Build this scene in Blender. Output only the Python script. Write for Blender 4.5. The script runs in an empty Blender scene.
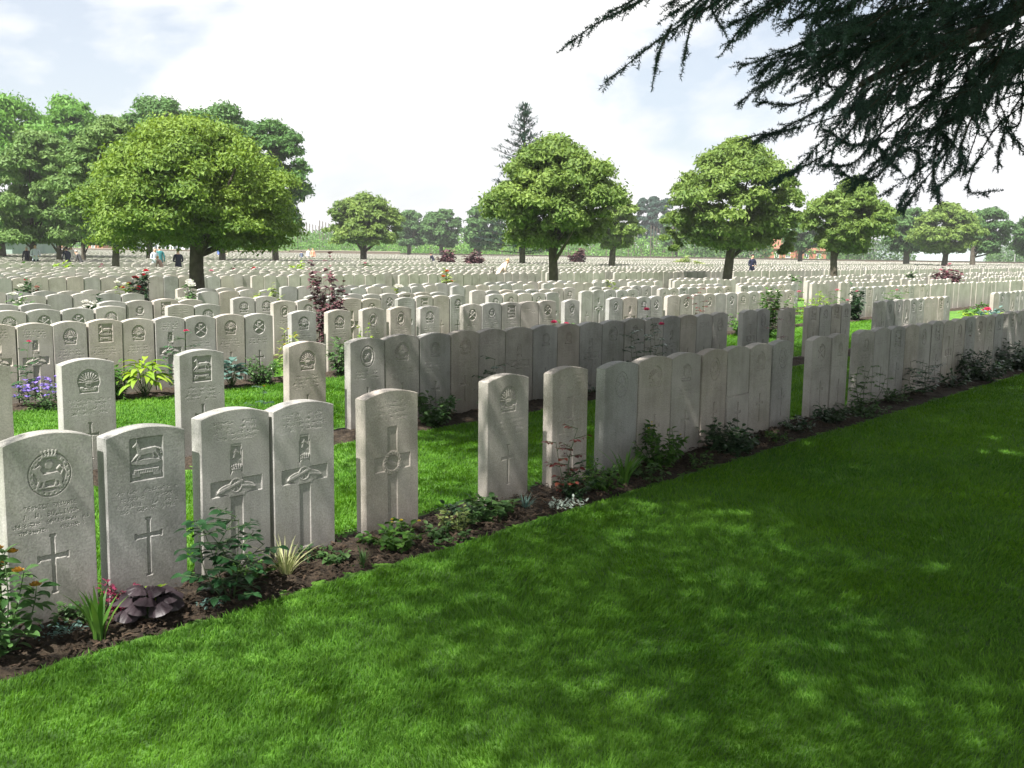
import bpy, bmesh, math, random
import numpy as np
from mathutils import Vector, Matrix
random.seed(7); RNG = np.random.default_rng(11)
SC = bpy.context.scene
COL = SC.collection
PI = math.pi
# ---------------------------------------------------------------- camera
CP = np.array([0., -3.98777554, 1.55766881])
CR = np.array([0.66347994, -0.74804979, 0.01469297])
CU = np.array([0.09070726, 0.0999145, 0.99085281])
CF = np.array([0.74267528, 0.6560782, -0.13414481])
FPX = 980.27
cam = bpy.data.cameras.new("camera"); co = bpy.data.objects.new("camera", cam); COL.objects.link(co)
cam.sensor_width = 36; cam.lens = FPX*36/1024; cam.clip_end = 6000; cam.clip_start = .05
co.matrix_world = Matrix(((CR[0], CU[0], -CF[0], CP[0]), (CR[1], CU[1], -CF[1], CP[1]), (CR[2], CU[2], -CF[2], CP[2]), (0, 0, 0, 1)))
SC.camera = co
def ray(px, py): return (px-512)/FPX*CR+(384-py)/FPX*CU+CF
def at(px, py, D): return CP + D*ray(px, py)           # point at depth D
def gnd(px, D, z=0.):                                   # point on height z, depth D, image column px
    a = ray(px, 384); # solve for py
    k = ((z-CP[2])/D - a[2])/CU[2]
    return CP + D*(a+k*CU)
def topz(px, py, D):                                    # height of the point seen at px,py at depth D
    return float((CP + D*ray(px, py))[2])
def project(P):
    v = np.asarray(P)-CP; z = v@CF
    return 512+FPX*(v@CR)/z, 384-FPX*(v@CU)/z, z
# ---------------------------------------------------------------- tags
def tag(o, label=None, cat=None, group=None, kind=None):
    if label: o["label"] = label
    if cat: o["category"] = cat
    if group: o["group"] = group
    if kind: o["kind"] = kind
    return o
def empty(name, loc, label, cat, group=None, rz=0.):
    o = bpy.data.objects.new(name, None); COL.objects.link(o)
    o.location = [float(v) for v in loc]; o.rotation_euler = (0, 0, rz); o.empty_display_size = .1
    return tag(o, label, cat, group)
def link(name, me, parent=None):
    o = bpy.data.objects.new(name, me); COL.objects.link(o)
    if parent is not None: o.parent = parent
    return o
# ---------------------------------------------------------------- mesh building
def npmesh(name, V, F, mats=(), mi=None, smooth=False, attrs=None):
    """V (n,3); F: list of arrays of equal-length faces or a single (m,k) array"""
    me = bpy.data.meshes.new(name)
    V = np.asarray(V, dtype=np.float32)
    if not isinstance(F, (list, tuple)): F = [F]
    F = [np.asarray(f, dtype=np.int32) for f in F if len(f)]
    me.vertices.add(len(V)); me.vertices.foreach_set("co", V.ravel())
    nl = sum(f.size for f in F); nf = sum(len(f) for f in F)
    me.loops.add(nl); me.loops.foreach_set("vertex_index", np.concatenate([f.ravel() for f in F]))
    me.polygons.add(nf)
    tot = np.concatenate([np.full(len(f), f.shape[1], np.int32) for f in F])
    st = np.concatenate([[0], np.cumsum(tot)[:-1]]).astype(np.int32)
    me.polygons.foreach_set("loop_start", st)
    try: me.polygons.foreach_set("loop_total", tot)
    except Exception: pass
    for m in mats: me.materials.append(m)
    if mi is not None: me.polygons.foreach_set("material_index", np.asarray(mi, np.int32))
    me.polygons.foreach_set("use_smooth", np.full(nf, smooth, bool))
    if attrs:
        for k, a in attrs.items():
            at_ = me.attributes.new(k, 'FLOAT', 'POINT'); at_.data.foreach_set("value", np.asarray(a, np.float32))
    me.update(calc_edges=True); me.validate()
    return me
class MB:
    """collects vertices and faces (any size) for one mesh"""
    def __init__(s): s.v = []; s.f = {}; s.n = 0; s.m = {}; s.cur = 0
    def add(s, V, F):
        V = np.asarray(V, float); s.v.append(V)
        if not isinstance(F, list): F = [F]
        for f in F:
            f = np.asarray(f)
            if len(f): s.f.setdefault(f.shape[1], []).append(f+s.n); s.m.setdefault(f.shape[1], []).append(np.full(len(f), s.cur))
        s.n += len(V)
    def box(s, x0, x1, y0, y1, z0, z1, M=None):
        V = np.array([[x, y, z] for x in (x0, x1) for y in (y0, y1) for z in (z0, z1)], float)
        if M is not None: V = V@M[:3, :3].T+M[:3, 3]
        s.add(V, np.array([[0, 1, 3, 2], [4, 6, 7, 5], [0, 4, 5, 1], [2, 3, 7, 6], [0, 2, 6, 4], [1, 5, 7, 3]]))
    def tube(s, P, R, k=6):
        P = np.asarray(P, float); n = len(P); R = np.broadcast_to(R, (n,)) if np.ndim(R) == 0 else np.asarray(R)
        T = np.gradient(P, axis=0); T /= np.linalg.norm(T, axis=1)[:, None]+1e-9
        up = np.array([0, 0, 1.]) if abs(T[0][2]) < .9 else np.array([1., 0, 0])
        A = np.cross(T, up); A /= np.linalg.norm(A, axis=1)[:, None]+1e-9; B = np.cross(T, A)
        an = np.arange(k)*2*PI/k
        V = P[:, None, :]+R[:, None, None]*(np.cos(an)[None, :, None]*A[:, None, :]+np.sin(an)[None, :, None]*B[:, None, :])
        V = V.reshape(-1, 3); F = []
        for i in range(n-1):
            for j in range(k):
                F.append([i*k+j, i*k+(j+1) % k, (i+1)*k+(j+1) % k, (i+1)*k+j])
        s.add(V, [np.array(F), np.array([list(range(k))[::-1]]) , np.array([[(n-1)*k+j for j in range(k)]])])
    def mesh(s, name, mats, smooth=False):
        V = np.concatenate(s.v); ks = sorted(s.f)
        F = [np.concatenate(s.f[k]) for k in ks]; mi = np.concatenate([np.concatenate(s.m[k]) for k in ks])
        return npmesh(name, V, F, mats, mi, smooth)
    def obj(s, name, mats, parent=None, smooth=False):
        if not isinstance(mats, (list, tuple)): mats = [mats]
        return link(name, s.mesh(name, mats, smooth), parent)
def rot_z(a, t=(0, 0, 0)):
    c, s_ = math.cos(a), math.sin(a)
    return np.array([[c, -s_, 0, t[0]], [s_, c, 0, t[1]], [0, 0, 1, t[2]], [0, 0, 0, 1.]])
# smooth value noise in numpy
def _h(ix, iy, s):
    n = (ix*374761393+iy*668265263+s*1442695041) & 0x7fffffff
    n = ((n ^ (n >> 13))*1274126177) & 0x7fffffff
    return ((n ^ (n >> 16)) & 0xffff)/65535.
def vnoise(x, y, s=0):
    x = np.asarray(x, float); y = np.asarray(y, float)
    ix = np.floor(x).astype(np.int64); iy = np.floor(y).astype(np.int64); fx = x-ix; fy = y-iy
    fx = fx*fx*(3-2*fx); fy = fy*fy*(3-2*fy)
    return (_h(ix, iy, s)*(1-fx)+_h(ix+1, iy, s)*fx)*(1-fy)+(_h(ix, iy+1, s)*(1-fx)+_h(ix+1, iy+1, s)*fx)*fy
def fbm(x, y, s=0, o=4):
    r = 0; a = .5
    for k in range(o): r = r+a*vnoise(np.asarray(x)*2**k, np.asarray(y)*2**k, s+k*17); a *= .5
    return r
# ---------------------------------------------------------------- materials
def newmat(name):
    m = bpy.data.materials.new(name); m.use_nodes = True; nt = m.node_tree
    for n in list(nt.nodes): nt.nodes.remove(n)
    return m, nt, nt.nodes, nt.links
def N(ns, t, **k):
    n = ns.new(t)
    for a, v in k.items(): setattr(n, a, v)
    return n
def ramp(ns, stops):
    r = ns.new('ShaderNodeValToRGB'); e = r.color_ramp.elements
    while len(e) < len(stops): e.new(.5)
    for i, (p, c) in enumerate(stops): e[i].position = p; e[i].color = (*c, 1)
    return r
def mat_noise(name, c1, c2, scale=5., rough=.8, bump=0., bscale=None, coord='Object', detail=6, spec=.3, c3=None, scale3=1.):
    m, nt, ns, ln = newmat(name)
    out = N(ns, 'ShaderNodeOutputMaterial'); b = N(ns, 'ShaderNodeBsdfPrincipled'); tc = N(ns, 'ShaderNodeTexCoord')
    nz = N(ns, 'ShaderNodeTexNoise'); nz.inputs['Scale'].default_value = scale; nz.inputs['Detail'].default_value = detail
    ln.new(tc.outputs[coord], nz.inputs['Vector'])
    r = ramp(ns, [(.35, c1), (.65, c2)]); ln.new(nz.outputs['Fac'], r.inputs['Fac'])
    colr = r.outputs['Color']
    if c3:
        n3 = N(ns, 'ShaderNodeTexNoise'); n3.inputs['Scale'].default_value = scale3; n3.inputs['Detail'].default_value = 4; ln.new(tc.outputs[coord], n3.inputs['Vector'])
        r3 = ramp(ns, [(.42, (0, 0, 0)), (.62, (1, 1, 1))]); ln.new(n3.outputs['Fac'], r3.inputs['Fac'])
        mx = N(ns, 'ShaderNodeMix', data_type='RGBA'); ln.new(r3.outputs['Color'], mx.inputs[0]); ln.new(colr, mx.inputs[6]); mx.inputs[7].default_value = (*c3, 1); colr = mx.outputs[2]
    ln.new(colr, b.inputs['Base Color']); b.inputs['Roughness'].default_value = rough; b.inputs['Specular IOR Level'].default_value = spec
    if bump:
        bn = N(ns, 'ShaderNodeTexNoise'); bn.inputs['Scale'].default_value = bscale or scale*4; bn.inputs['Detail'].default_value = 8; ln.new(tc.outputs[coord], bn.inputs['Vector'])
        bp = N(ns, 'ShaderNodeBump'); bp.inputs['Strength'].default_value = bump; bp.inputs['Distance'].default_value = .02; ln.new(bn.outputs['Fac'], bp.inputs['Height']); ln.new(bp.outputs['Normal'], b.inputs['Normal'])
    ln.new(b.outputs[0], out.inputs[0]); return m
def mat_leaf(name, c1, c2, rough=.5, trans=.3, scale=3., spec=.4, rnd=None, tcol=None):
    """leaf: principled front + translucency; tint varies with leaf (attribute rnd) and noise"""
    m, nt, ns, ln = newmat(name)
    out = N(ns, 'ShaderNodeOutputMaterial'); b = N(ns, 'ShaderNodeBsdfPrincipled'); tr = N(ns, 'ShaderNodeBsdfTranslucent'); mix = N(ns, 'ShaderNodeMixShader')
    a = N(ns, 'ShaderNodeAttribute', attribute_name='rnd'); tc = N(ns, 'ShaderNodeTexCoord')
    nz = N(ns, 'ShaderNodeTexNoise'); nz.inputs['Scale'].default_value = scale; nz.inputs['Detail'].default_value = 3; ln.new(tc.outputs['Object'], nz.inputs['Vector'])
    ad = N(ns, 'ShaderNodeMath', operation='MULTIPLY_ADD'); ln.new(a.outputs['Fac'], ad.inputs[0]); ad.inputs[1].default_value = .6; 
    ml = N(ns, 'ShaderNodeMath', operation='MULTIPLY'); ln.new(nz.outputs['Fac'], ml.inputs[0]); ml.inputs[1].default_value = .5; ln.new(ml.outputs[0], ad.inputs[2])
    r = ramp(ns, [(.2, c1), (.85, c2)]); ln.new(ad.outputs[0], r.inputs['Fac'])
    ln.new(r.outputs['Color'], b.inputs['Base Color']); b.inputs['Roughness'].default_value = rough; b.inputs['Specular IOR Level'].default_value = spec
    hs = N(ns, 'ShaderNodeHueSaturation'); hs.inputs['Hue'].default_value = .485; hs.inputs['Saturation'].default_value = 1.1; hs.inputs['Value'].default_value = 1.2
    ln.new(r.outputs['Color'], hs.inputs['Color']); ln.new(hs.outputs['Color'], tr.inputs['Color'])
    mix.inputs[0].default_value = trans; ln.new(b.outputs[0], mix.inputs[1]); ln.new(tr.outputs[0], mix.inputs[2]); ln.new(mix.outputs[0], out.inputs[0])
    return m
def mat_plain(name, c, rough=.6, spec=.3):
    c2 = tuple(min(1, v*1.12+.004) for v in c)
    return mat_noise(name, c, c2, scale=9., rough=rough, spec=spec, detail=3)
def mat_stone():
    m, nt, ns, ln = newmat('portland_stone')
    out = N(ns, 'ShaderNodeOutputMaterial'); b = N(ns, 'ShaderNodeBsdfPrincipled'); tc = N(ns, 'ShaderNodeTexCoord')
    tone = N(ns, 'ShaderNodeAttribute', attribute_name='tone', attribute_type='OBJECT')
    sc = N(ns, 'ShaderNodeVectorMath', operation='SCALE'); cb = N(ns, 'ShaderNodeCombineXYZ')
    for i in range(3): ln.new(tone.outputs['Fac'], cb.inputs[i])
    ln.new(cb.outputs[0], sc.inputs[0]); sc.inputs['Scale'].default_value = 57.
    ad = N(ns, 'ShaderNodeVectorMath', operation='ADD'); ln.new(tc.outputs['Object'], ad.inputs[0]); ln.new(sc.outputs[0], ad.inputs[1])
    n1 = N(ns, 'ShaderNodeTexNoise'); n1.inputs['Scale'].default_value = 3.2; n1.inputs['Detail'].default_value = 5; ln.new(ad.outputs[0], n1.inputs['Vector'])
    n2 = N(ns, 'ShaderNodeTexNoise'); n2.inputs['Scale'].default_value = 130.; n2.inputs['Detail'].default_value = 3; ln.new(ad.outputs[0], n2.inputs['Vector'])
    r1 = ramp(ns, [(.3, (.33, .318, .30)), (.5, (.41, .396, .375)), (.72, (.47, .457, .435))]); ln.new(n1.outputs['Fac'], r1.inputs['Fac'])
    # vertical weather streaks
    mp = N(ns, 'ShaderNodeMapping'); mp.inputs['Scale'].default_value = (22, 22, 1.3); ln.new(ad.outputs[0], mp.inputs['Vector'])
    n3 = N(ns, 'ShaderNodeTexNoise'); n3.inputs['Scale'].default_value = 1.; n3.inputs['Detail'].default_value = 4; ln.new(mp.outputs[0], n3.inputs['Vector'])
    r3 = ramp(ns, [(.3, (.84, .84, .83)), (.6, (1.04, 1.03, 1.02))]); ln.new(n3.outputs['Fac'], r3.inputs['Fac'])
    r2 = ramp(ns, [(.3, (.78, .78, .78)), (.7, (1.14, 1.14, 1.14))]); ln.new(n2.outputs['Fac'], r2.inputs['Fac'])
    m1 = N(ns, 'ShaderNodeMix', data_type='RGBA', blend_type='MULTIPLY'); m1.inputs[0].default_value = 1; ln.new(r1.outputs[0], m1.inputs[6]); ln.new(r2.outputs[0], m1.inputs[7])
    m2 = N(ns, 'ShaderNodeMix', data_type='RGBA', blend_type='MULTIPLY'); m2.inputs[0].default_value = .55; ln.new(m1.outputs[2], m2.inputs[6]); ln.new(r3.outputs[0], m2.inputs[7])
    # tone: overall lightness and warmth per headstone
    rt = ramp(ns, [(0, (.84, .86, .88)), (.35, (1.0, 1.0, 1.0)), (.7, (1.06, 1.02, .98)), (1, (1.1, 1.02, .96))]); ln.new(tone.outputs['Fac'], rt.inputs['Fac'])
    m3 = N(ns, 'ShaderNodeMix', data_type='RGBA', blend_type='MULTIPLY'); m3.inputs[0].default_value = 1; ln.new(m2.outputs[2], m3.inputs[6]); ln.new(rt.outputs[0], m3.inputs[7])
    # splashed earth low down, lichen spots
    sx = N(ns, 'ShaderNodeSeparateXYZ'); ln.new(tc.outputs['Object'], sx.inputs[0])
    mr = N(ns, 'ShaderNodeMapRange'); ln.new(sx.outputs['Z'], mr.inputs[0]); mr.inputs[1].default_value = .0; mr.inputs[2].default_value = .3; mr.inputs[3].default_value = .6; mr.inputs[4].default_value = 0
    mm = N(ns, 'ShaderNodeMath', operation='MULTIPLY'); ln.new(mr.outputs[0], mm.inputs[0]); ln.new(n1.outputs['Fac'], mm.inputs[1])
    m4 = N(ns, 'ShaderNodeMix', data_type='RGBA'); ln.new(mm.outputs[0], m4.inputs[0]); ln.new(m3.outputs[2], m4.inputs[6]); m4.inputs[7].default_value = (.21, .165, .125, 1)
    vo = N(ns, 'ShaderNodeTexVoronoi'); vo.inputs['Scale'].default_value = 26.; ln.new(ad.outputs[0], vo.inputs['Vector'])
    lt = N(ns, 'ShaderNodeMath', operation='LESS_THAN'); ln.new(vo.outputs['Distance'], lt.inputs[0]); lt.inputs[1].default_value = .085
    lm = N(ns, 'ShaderNodeMath', operation='MULTIPLY'); ln.new(lt.outputs[0], lm.inputs[0]); lm.inputs[1].default_value = .35
    m5 = N(ns, 'ShaderNodeMix', data_type='RGBA'); ln.new(lm.outputs[0], m5.inputs[0]); ln.new(m4.outputs[2], m5.inputs[6]); m5.inputs[7].default_value = (.56, .56, .5, 1)
    n6 = N(ns, 'ShaderNodeTexNoise'); n6.inputs['Scale'].default_value = 1.9; n6.inputs['Detail'].default_value = 7; n6.inputs['Roughness'].default_value = .7; ln.new(ad.outputs[0], n6.inputs['Vector'])
    r6 = ramp(ns, [(.47, (1, 1, 1)), (.60, (.80, .82, .76)), (.74, (.62, .62, .58))]); ln.new(n6.outputs['Fac'], r6.inputs['Fac'])
    m6 = N(ns, 'ShaderNodeMix', data_type='RGBA', blend_type='MULTIPLY'); m6.inputs[0].default_value = .7; ln.new(m5.outputs[2], m6.inputs[6]); ln.new(r6.outputs[0], m6.inputs[7]); m5 = m6
    ln.new(m5.outputs[2], b.inputs['Base Color']); b.inputs['Roughness'].default_value = .88; b.inputs['Specular IOR Level'].default_value = .25
    bp = N(ns, 'ShaderNodeBump'); bp.inputs['Strength'].default_value = .3; bp.inputs['Distance'].default_value = .003; ln.new(n2.outputs['Fac'], bp.inputs['Height']); ln.new(bp.outputs[0], b.inputs['Normal'])
    ln.new(b.outputs[0], out.inputs[0]); return m
M_STONE = mat_stone()
M_BARK = mat_noise('bark', (.055, .045, .035), (.10, .085, .065), 6, .95, .8, 30)
M_DBARK = mat_noise('dark_bark', (.03, .026, .022), (.055, .047, .04), 6, .95, .8, 30)
M_SOIL = mat_noise('soil', (.016, .012, .009), (.040, .029, .020), 14, .97, .9, 60, detail=10, c3=(.06, .045, .03), scale3=38.)
M_CHIP = mat_noise('bark_chip', (.02, .014, .009), (.085, .058, .038), 30, .9)
M_LAWN = mat_noise('lawn_turf', (.06, .17, .015), (.12, .26, .03), 1.3, .95, .6, 90, c3=(.07, .15, .03), scale3=7.)
# ---------------------------------------------------------------- headstones
SW, SH, ST, RISE = .38, .798, .080, .034
def topz_of(x, w=SW, h=SH): return h-RISE*(2*x/w)**2
FONT = {'A': "0111010001100011111110001", 'B': "1111010001111101000111110", 'C': "0111110000100001000001111", 'D': "1111010001100011000111110", 'E': "1111110000111101000011111",
 'F': "1111110000111101000010000", 'G': "0111110000100111000101111", 'H': "1000110001111111000110001", 'I': "0111000100001000010001110", 'J': "0011100010000101001001100", 'K': "1001010100110001010010010",
 'L': "1000010000100001000011111", 'M': "1000111011101011000110001", 'N': "1000111001101011001110001", 'O': "0111010001100011000101110", 'P': "1111010001111101000010000", 'R': "1111010001111101001010001",
 'S': "0111110000011100000111110", 'T': "1111100100001000010000100", 'U': "1000110001100011000101110", 'V': "1000110001100010101000100", 'W': "1000110001101011101110001", 'Y': "1000101010001000010000100",
 '0': "0111010001100011000101110", '1': "0010001100001000010001110", '2': "1111000001011101000011111", '4': "1001010010111110001000010", '5': "1111110000111100000111110", '7': "1111100010001000100010000",
 '9': "0111010001011110000101110", '6': "0111010000111101000101110", '.': "0000000000000000000000100", ' ': "0"*25}
class Relief:
    """height of the carved front face: + stands proud, - is cut in"""
    def __init__(s, X, Z): s.X, s.Z = X, Z; s.h = np.zeros_like(X); s.c = np.zeros(X.shape, int)
    def put(s, d, depth, soft=.003): s.h += depth*np.clip(.5-d/soft, 0, 1)
    def setl(s, d, depth, soft=.003):
        k = np.clip(.5-d/soft, 0, 1); s.h = s.h*(1-k)+depth*k
    def circ(s, x, z, r, q=1.): return np.hypot(s.X-x, (s.Z-z)*q)-r
    def box(s, x, z, hx, hz): return np.maximum(abs(s.X-x)-hx, abs(s.Z-z)-hz)
    def seg(s, x1, z1, x2, z2, r):
        dx, dz = x2-x1, z2-z1; t = np.clip(((s.X-x1)*dx+(s.Z-z1)*dz)/(dx*dx+dz*dz+1e-9), 0, 1)
        return np.hypot(s.X-x1-t*dx, s.Z-z1-t*dz)-r
    def text(s, string, zc, lh, cw=None, depth=-.0022):
        cw = cw or lh*.82; n = len(string); x0 = -n*cw/2
        u = (s.X-x0)/cw; ci = np.floor(u).astype(int); fx = ((u-ci)*6).astype(int); fz = np.floor((zc+lh/2-s.Z)/lh*5).astype(int)
        ok = (ci >= 0) & (ci < n) & (fx < 5) & (fz >= 0) & (fz < 5)
        T = np.array([[int(b) for b in FONT[ch]] for ch in string]).reshape(n, 5, 5)
        v = np.zeros_like(s.X); v[ok] = T[ci[ok], fz[ok], fx[ok]]
        s.h += depth*v
    def worn(s, zc, lh, half, seed, depth=-.0014):
        """a line of lettering worn past reading: uneven short strokes"""
        a = vnoise(s.X*420+seed*13, s.Z*330+seed, seed); w = vnoise(s.X*70+seed*7, s.Z*0+seed, seed+3)
        k = (abs(s.Z-zc) < lh/2) & (abs(s.X) < half) & (a > .5) & (w > .32)
        s.h += depth*k
    def cls(s, d, k): s.c[d < 0] = k
def small_cross(R, zc=.28, zt=.37, zb=.13, hw=.062, depth=-.006):
    R.setl(np.minimum(R.box(0, (zt+zb)/2, .0085, (zt-zb)/2), R.box(0, zc, hw, .0085)), depth, .0035)
    for (x, z, a, b) in ((0, zt, .013, .004), (0, zb, .013, .004), (hw, zc, .004, .013), (-hw, zc, .004, .013)): R.setl(R.box(x, z, a, b), depth, .0035)
    R.cls(R.box(0, (zt+zb)/2, hw+.02, (zt-zb)/2+.02), 2)
def big_cross(R, zt, za, zb2, hw, ah, sh, depth=-.005):
    R.setl(np.minimum(R.box(0, (zt+zb2)/2, sh, (zt-zb2)/2), R.box(0, za, hw, ah)), depth, .003)
    R.cls(np.minimum(R.box(0, (zt+zb2)/2, sh+.014, (zt-zb2)/2+.014), R.box(0, za, hw+.014, ah+.014)), 2)
def crown(R, x, z, s=1., d=.005):
    R.setl(R.box(x, z, .026*s, .004*s), d)
    for k in (-2, -1, 0, 1, 2): R.setl(R.seg(x+k*.010*s, z, x+k*.013*s, z+(.018-.002*abs(k))*s, .0032*s), d); R.setl(R.circ(x+k*.0135*s, z+(.021-.002*abs(k))*s, .004*s), d)
def face_design(R, kind, seed=1):
    if kind == 'lion':
        R.setl(R.circ(0, .625, .092), -.006); R.setl(abs(R.circ(0, .625, .078))-.010, .0); 
        for k in range(22):
            a = k*2*PI/22+.1; R.put(R.circ(.079*math.cos(a), .625+.079*math.sin(a), .0045), -.002, .002)
        B = [(-.035, .612, .030, .618, .016), (.030, .618, .045, .60, .012), (-.04, .622, -.052, .645, .015), (-.04, .605, -.052, .578, .006), (-.024, .603, -.028, .574, .006), (.028, .603, .022, .574, .006), (.042, .600, .046, .574, .006), (.045, .61, .058, .64, .0045), (.058, .64, .045, .655, .0045), (.045, .655, .035, .645, .005), (-.058, .648, -.04, .66, .008), (-.055, .572, .05, .572, .005)]
        for b in B: R.setl(R.seg(*b), .001, .003)
        R.setl(R.circ(0, .665, .018), -.001); crown(R, 0, .70, 1.15, .002); R.cls(R.circ(0, .635, .115), 1)
        R.text("7594207 PRIVATE", .497, .019, .0152); R.text("J. W. SULLIVAN", .463, .021, .0172); R.worn(.430, .017, .165, seed+1, -.002); R.worn(.400, .017, .14, seed+2, -.002); small_cross(R)
    elif kind == 'horse':
        R.setl(R.box(0, .655, .078, .094), -.0065)
        B = [(-.03, .685, .035, .69, .014), (-.035, .69, -.045, .72, .009), (-.045, .722, -.06, .712, .006), (-.046, .73, -.044, .742, .003), (-.032, .68, -.058, .66, .005), (-.058, .66, -.072, .648, .004), (-.026, .676, -.045, .652, .005), (.035, .688, .052, .668, .006), (.052, .668, .062, .65, .004), (.028, .682, .034, .66, .005), (.042, .70, .066, .69, .004), (.066, .69, .072, .67, .0035)]
        for b in B: R.setl(R.seg(*b), -.0005)
        R.setl(R.circ(0, .640, .074, 5.5), -.001); R.setl(R.box(0, .600, .06, .010), -.001); R.setl(R.box(-.05, .585, .02, .010), -.0015); R.setl(R.box(.05, .585, .02, .010), -.0015)
        for k in range(9): R.put(R.box(-.045+k*.0112, .600, .003, .005), -.0015, .002)
        R.cls(R.box(0, .655, .086, .102), 1)
        for i, z in enumerate((.515, .485, .455, .43)): R.worn(z, .017, .15-.02*(i % 2), seed+i, -.0011)
        small_cross(R, .31, .385, .13, .062)
    elif kind == 'gun':
        big_cross(R, .60, .425, .05, .142, .036, .033)
        R.setl(R.box(0, .60, .028, .030), -.001); R.setl(R.box(0, .585, .025, .032), -.0065)
        for b in [(-.012, .565, .0, .60, .006), (0, .60, .014, .585, .005), (-.014, .59, -.004, .575, .004)]: R.setl(R.seg(*b), -.002)
        R.setl(R.circ(0, .475, .034), .0005); crown(R, 0, .508, 1., .001)
        R.setl(R.circ(0, .415, .1, 3.2), .0005); R.setl(R.circ(-.005, .43, .036), .0015); R.put(R.circ(-.005, .43, .028), -.003); 
        for k in range(6): R.setl(R.seg(-.005, .43, -.005+.03*math.cos(k*PI/3), .43+.03*math.sin(k*PI/3), .0028), .001)
        R.setl(R.seg(-.10, .408, .03, .448, .007), .002); R.setl(R.seg(.03, .425, .10, .412, .005), .002); R.setl(R.box(0, .385, .045, .008), .001)
        R.cls(R.box(0, .46, .11, .09), 1)
        for i, z in enumerate((.735, .71, .685, .66)): R.worn(z, .015, .13-.02*(i % 2), seed+i, -.0011)
    elif kind == 'wreath':
        big_cross(R, .595, .395, .06, .128, .040, .034)
        R.setl(R.circ(0, .395, .066), .001); R.setl(R.circ(0, .395, .042), -.005); R.setl(R.seg(-.022, .40, .022, .38, .011), -.001)
        for k in range(20):
            a = k*2*PI/20; R.put(R.seg(.046*math.cos(a), .395+.046*math.sin(a), .062*math.cos(a+.25), .395+.062*math.sin(a+.25), .003), .0022, .002)
        R.cls(R.circ(0, .395, .074), 1)
        for i, z in enumerate((.735, .705, .675, .645)): R.worn(z, .015, .13-.02*(i % 2), seed+i, -.0011)
    elif kind == 'sunburst':
        R.setl(R.circ(0, .645, .080), -.0055); R.setl(R.box(0, .585, .066, .02), -.0055)
        for k in range(11):
            a = PI*(.04+.092*k); R.setl(R.seg(.03*math.cos(a), .632+.03*math.sin(a), .069*math.cos(a), .632+.069*math.sin(a), .0042), 0.)
        R.setl(R.circ(0, .63, .03), -.001); crown(R, 0, .628, .7, .001); R.setl(R.box(0, .587, .052, .010), -.001); R.setl(R.box(-.05, .598, .014, .008), -.001); R.setl(R.box(.05, .598, .014, .008), -.001)
        for k in range(8): R.put(R.box(-.04+k*.0112, .587, .003, .005), -.0015, .002)
        R.cls(R.circ(0, .64, .096), 1)
        for i, z in enumerate((.515, .485, .455, .425)): R.worn(z, .017, .15-.02*(i % 2), seed+i, -.0012)
        small_cross(R, .275, .355, .11, .058)
    elif kind == 'crossed':
        R.setl(R.circ(0, .64, .078, .93), -.0055)
        for s_ in (-1, 1): R.setl(R.seg(-s_*.05, .60, s_*.05, .665, .008), 0.)
        R.setl(R.circ(0, .675, .024), -.001); crown(R, 0, .69, .8, .001); R.cls(R.circ(0, .64, .09), 1)
        for i, z in enumerate((.515, .485, .455)): R.worn(z, .017, .14-.02*(i % 2), seed+i, -.0012)
        small_cross(R, .285, .36, .13, .055)
    elif kind == 'garter':
        R.setl(R.circ(0, .635, .074, .8), -.0055); R.setl(abs(R.circ(0, .635, .060, .8))-.008, 0.); R.setl(R.seg(-.018, .615, .018, .655, .012), -.001); R.setl(R.seg(.018, .615, -.018, .655, .006), -.001)
        R.setl(R.seg(-.03, .57, .03, .575, .009), -.001); crown(R, 0, .70, .8, .001); R.cls(R.circ(0, .64, .105), 1)
        for i, z in enumerate((.505, .478, .45)): R.worn(z, .016, .14-.02*(i % 2), seed+i, -.0012)
        small_cross(R, .285, .36, .12, .055)
    elif kind == 'scroll':
        R.setl(R.circ(0, .655, .06, 1.1), -.005); crown(R, 0, .675, 1.1, 0.); R.setl(R.circ(0, .645, .028), -.001); R.setl(R.box(0, .59, .06, .012), -.005); R.setl(R.box(0, .59, .052, .007), 0.)
        R.cls(R.box(0, .645, .075, .085), 1)
        for i, z in enumerate((.535, .505, .475, .445)): R.worn(z, .016, .15-.02*(i % 2), seed+i, -.0012)
        small_cross(R, .27, .34, .12, .05)
    elif kind == 'ledge':      # plain upper half, a band of replaced stone below
        R.worn(.66, .017, .10, seed); R.setl(R.box(0, .56, .03, .02), -.003); R.setl(R.box(0, .385, .5, .004), -.006); R.setl(R.box(0, .18, .5, .2), .004, .004); R.cls(R.box(0, .56, .06, .05), 1)
        small_cross(R, .24, .32, .1, .05)
    elif kind == 'plain':
        for i, z in enumerate((.68, .655, .63)): R.worn(z, .016, .13-.02*(i % 2), seed+i, -.0012)
        small_cross(R, .29, .37, .12, .055)
DESIGN_WORDS = {'lion': 'crowned round lion badge', 'horse': 'square horse badge', 'gun': 'gun badge on a broad cross', 'wreath': 'ring badge on a broad cross', 'sunburst': 'sunburst badge',
                'crossed': 'crossed emblem badge', 'garter': 'oval belt badge', 'scroll': 'crown and scroll badge', 'ledge': 'paler lower half', 'plain': 'plain top'}
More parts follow.
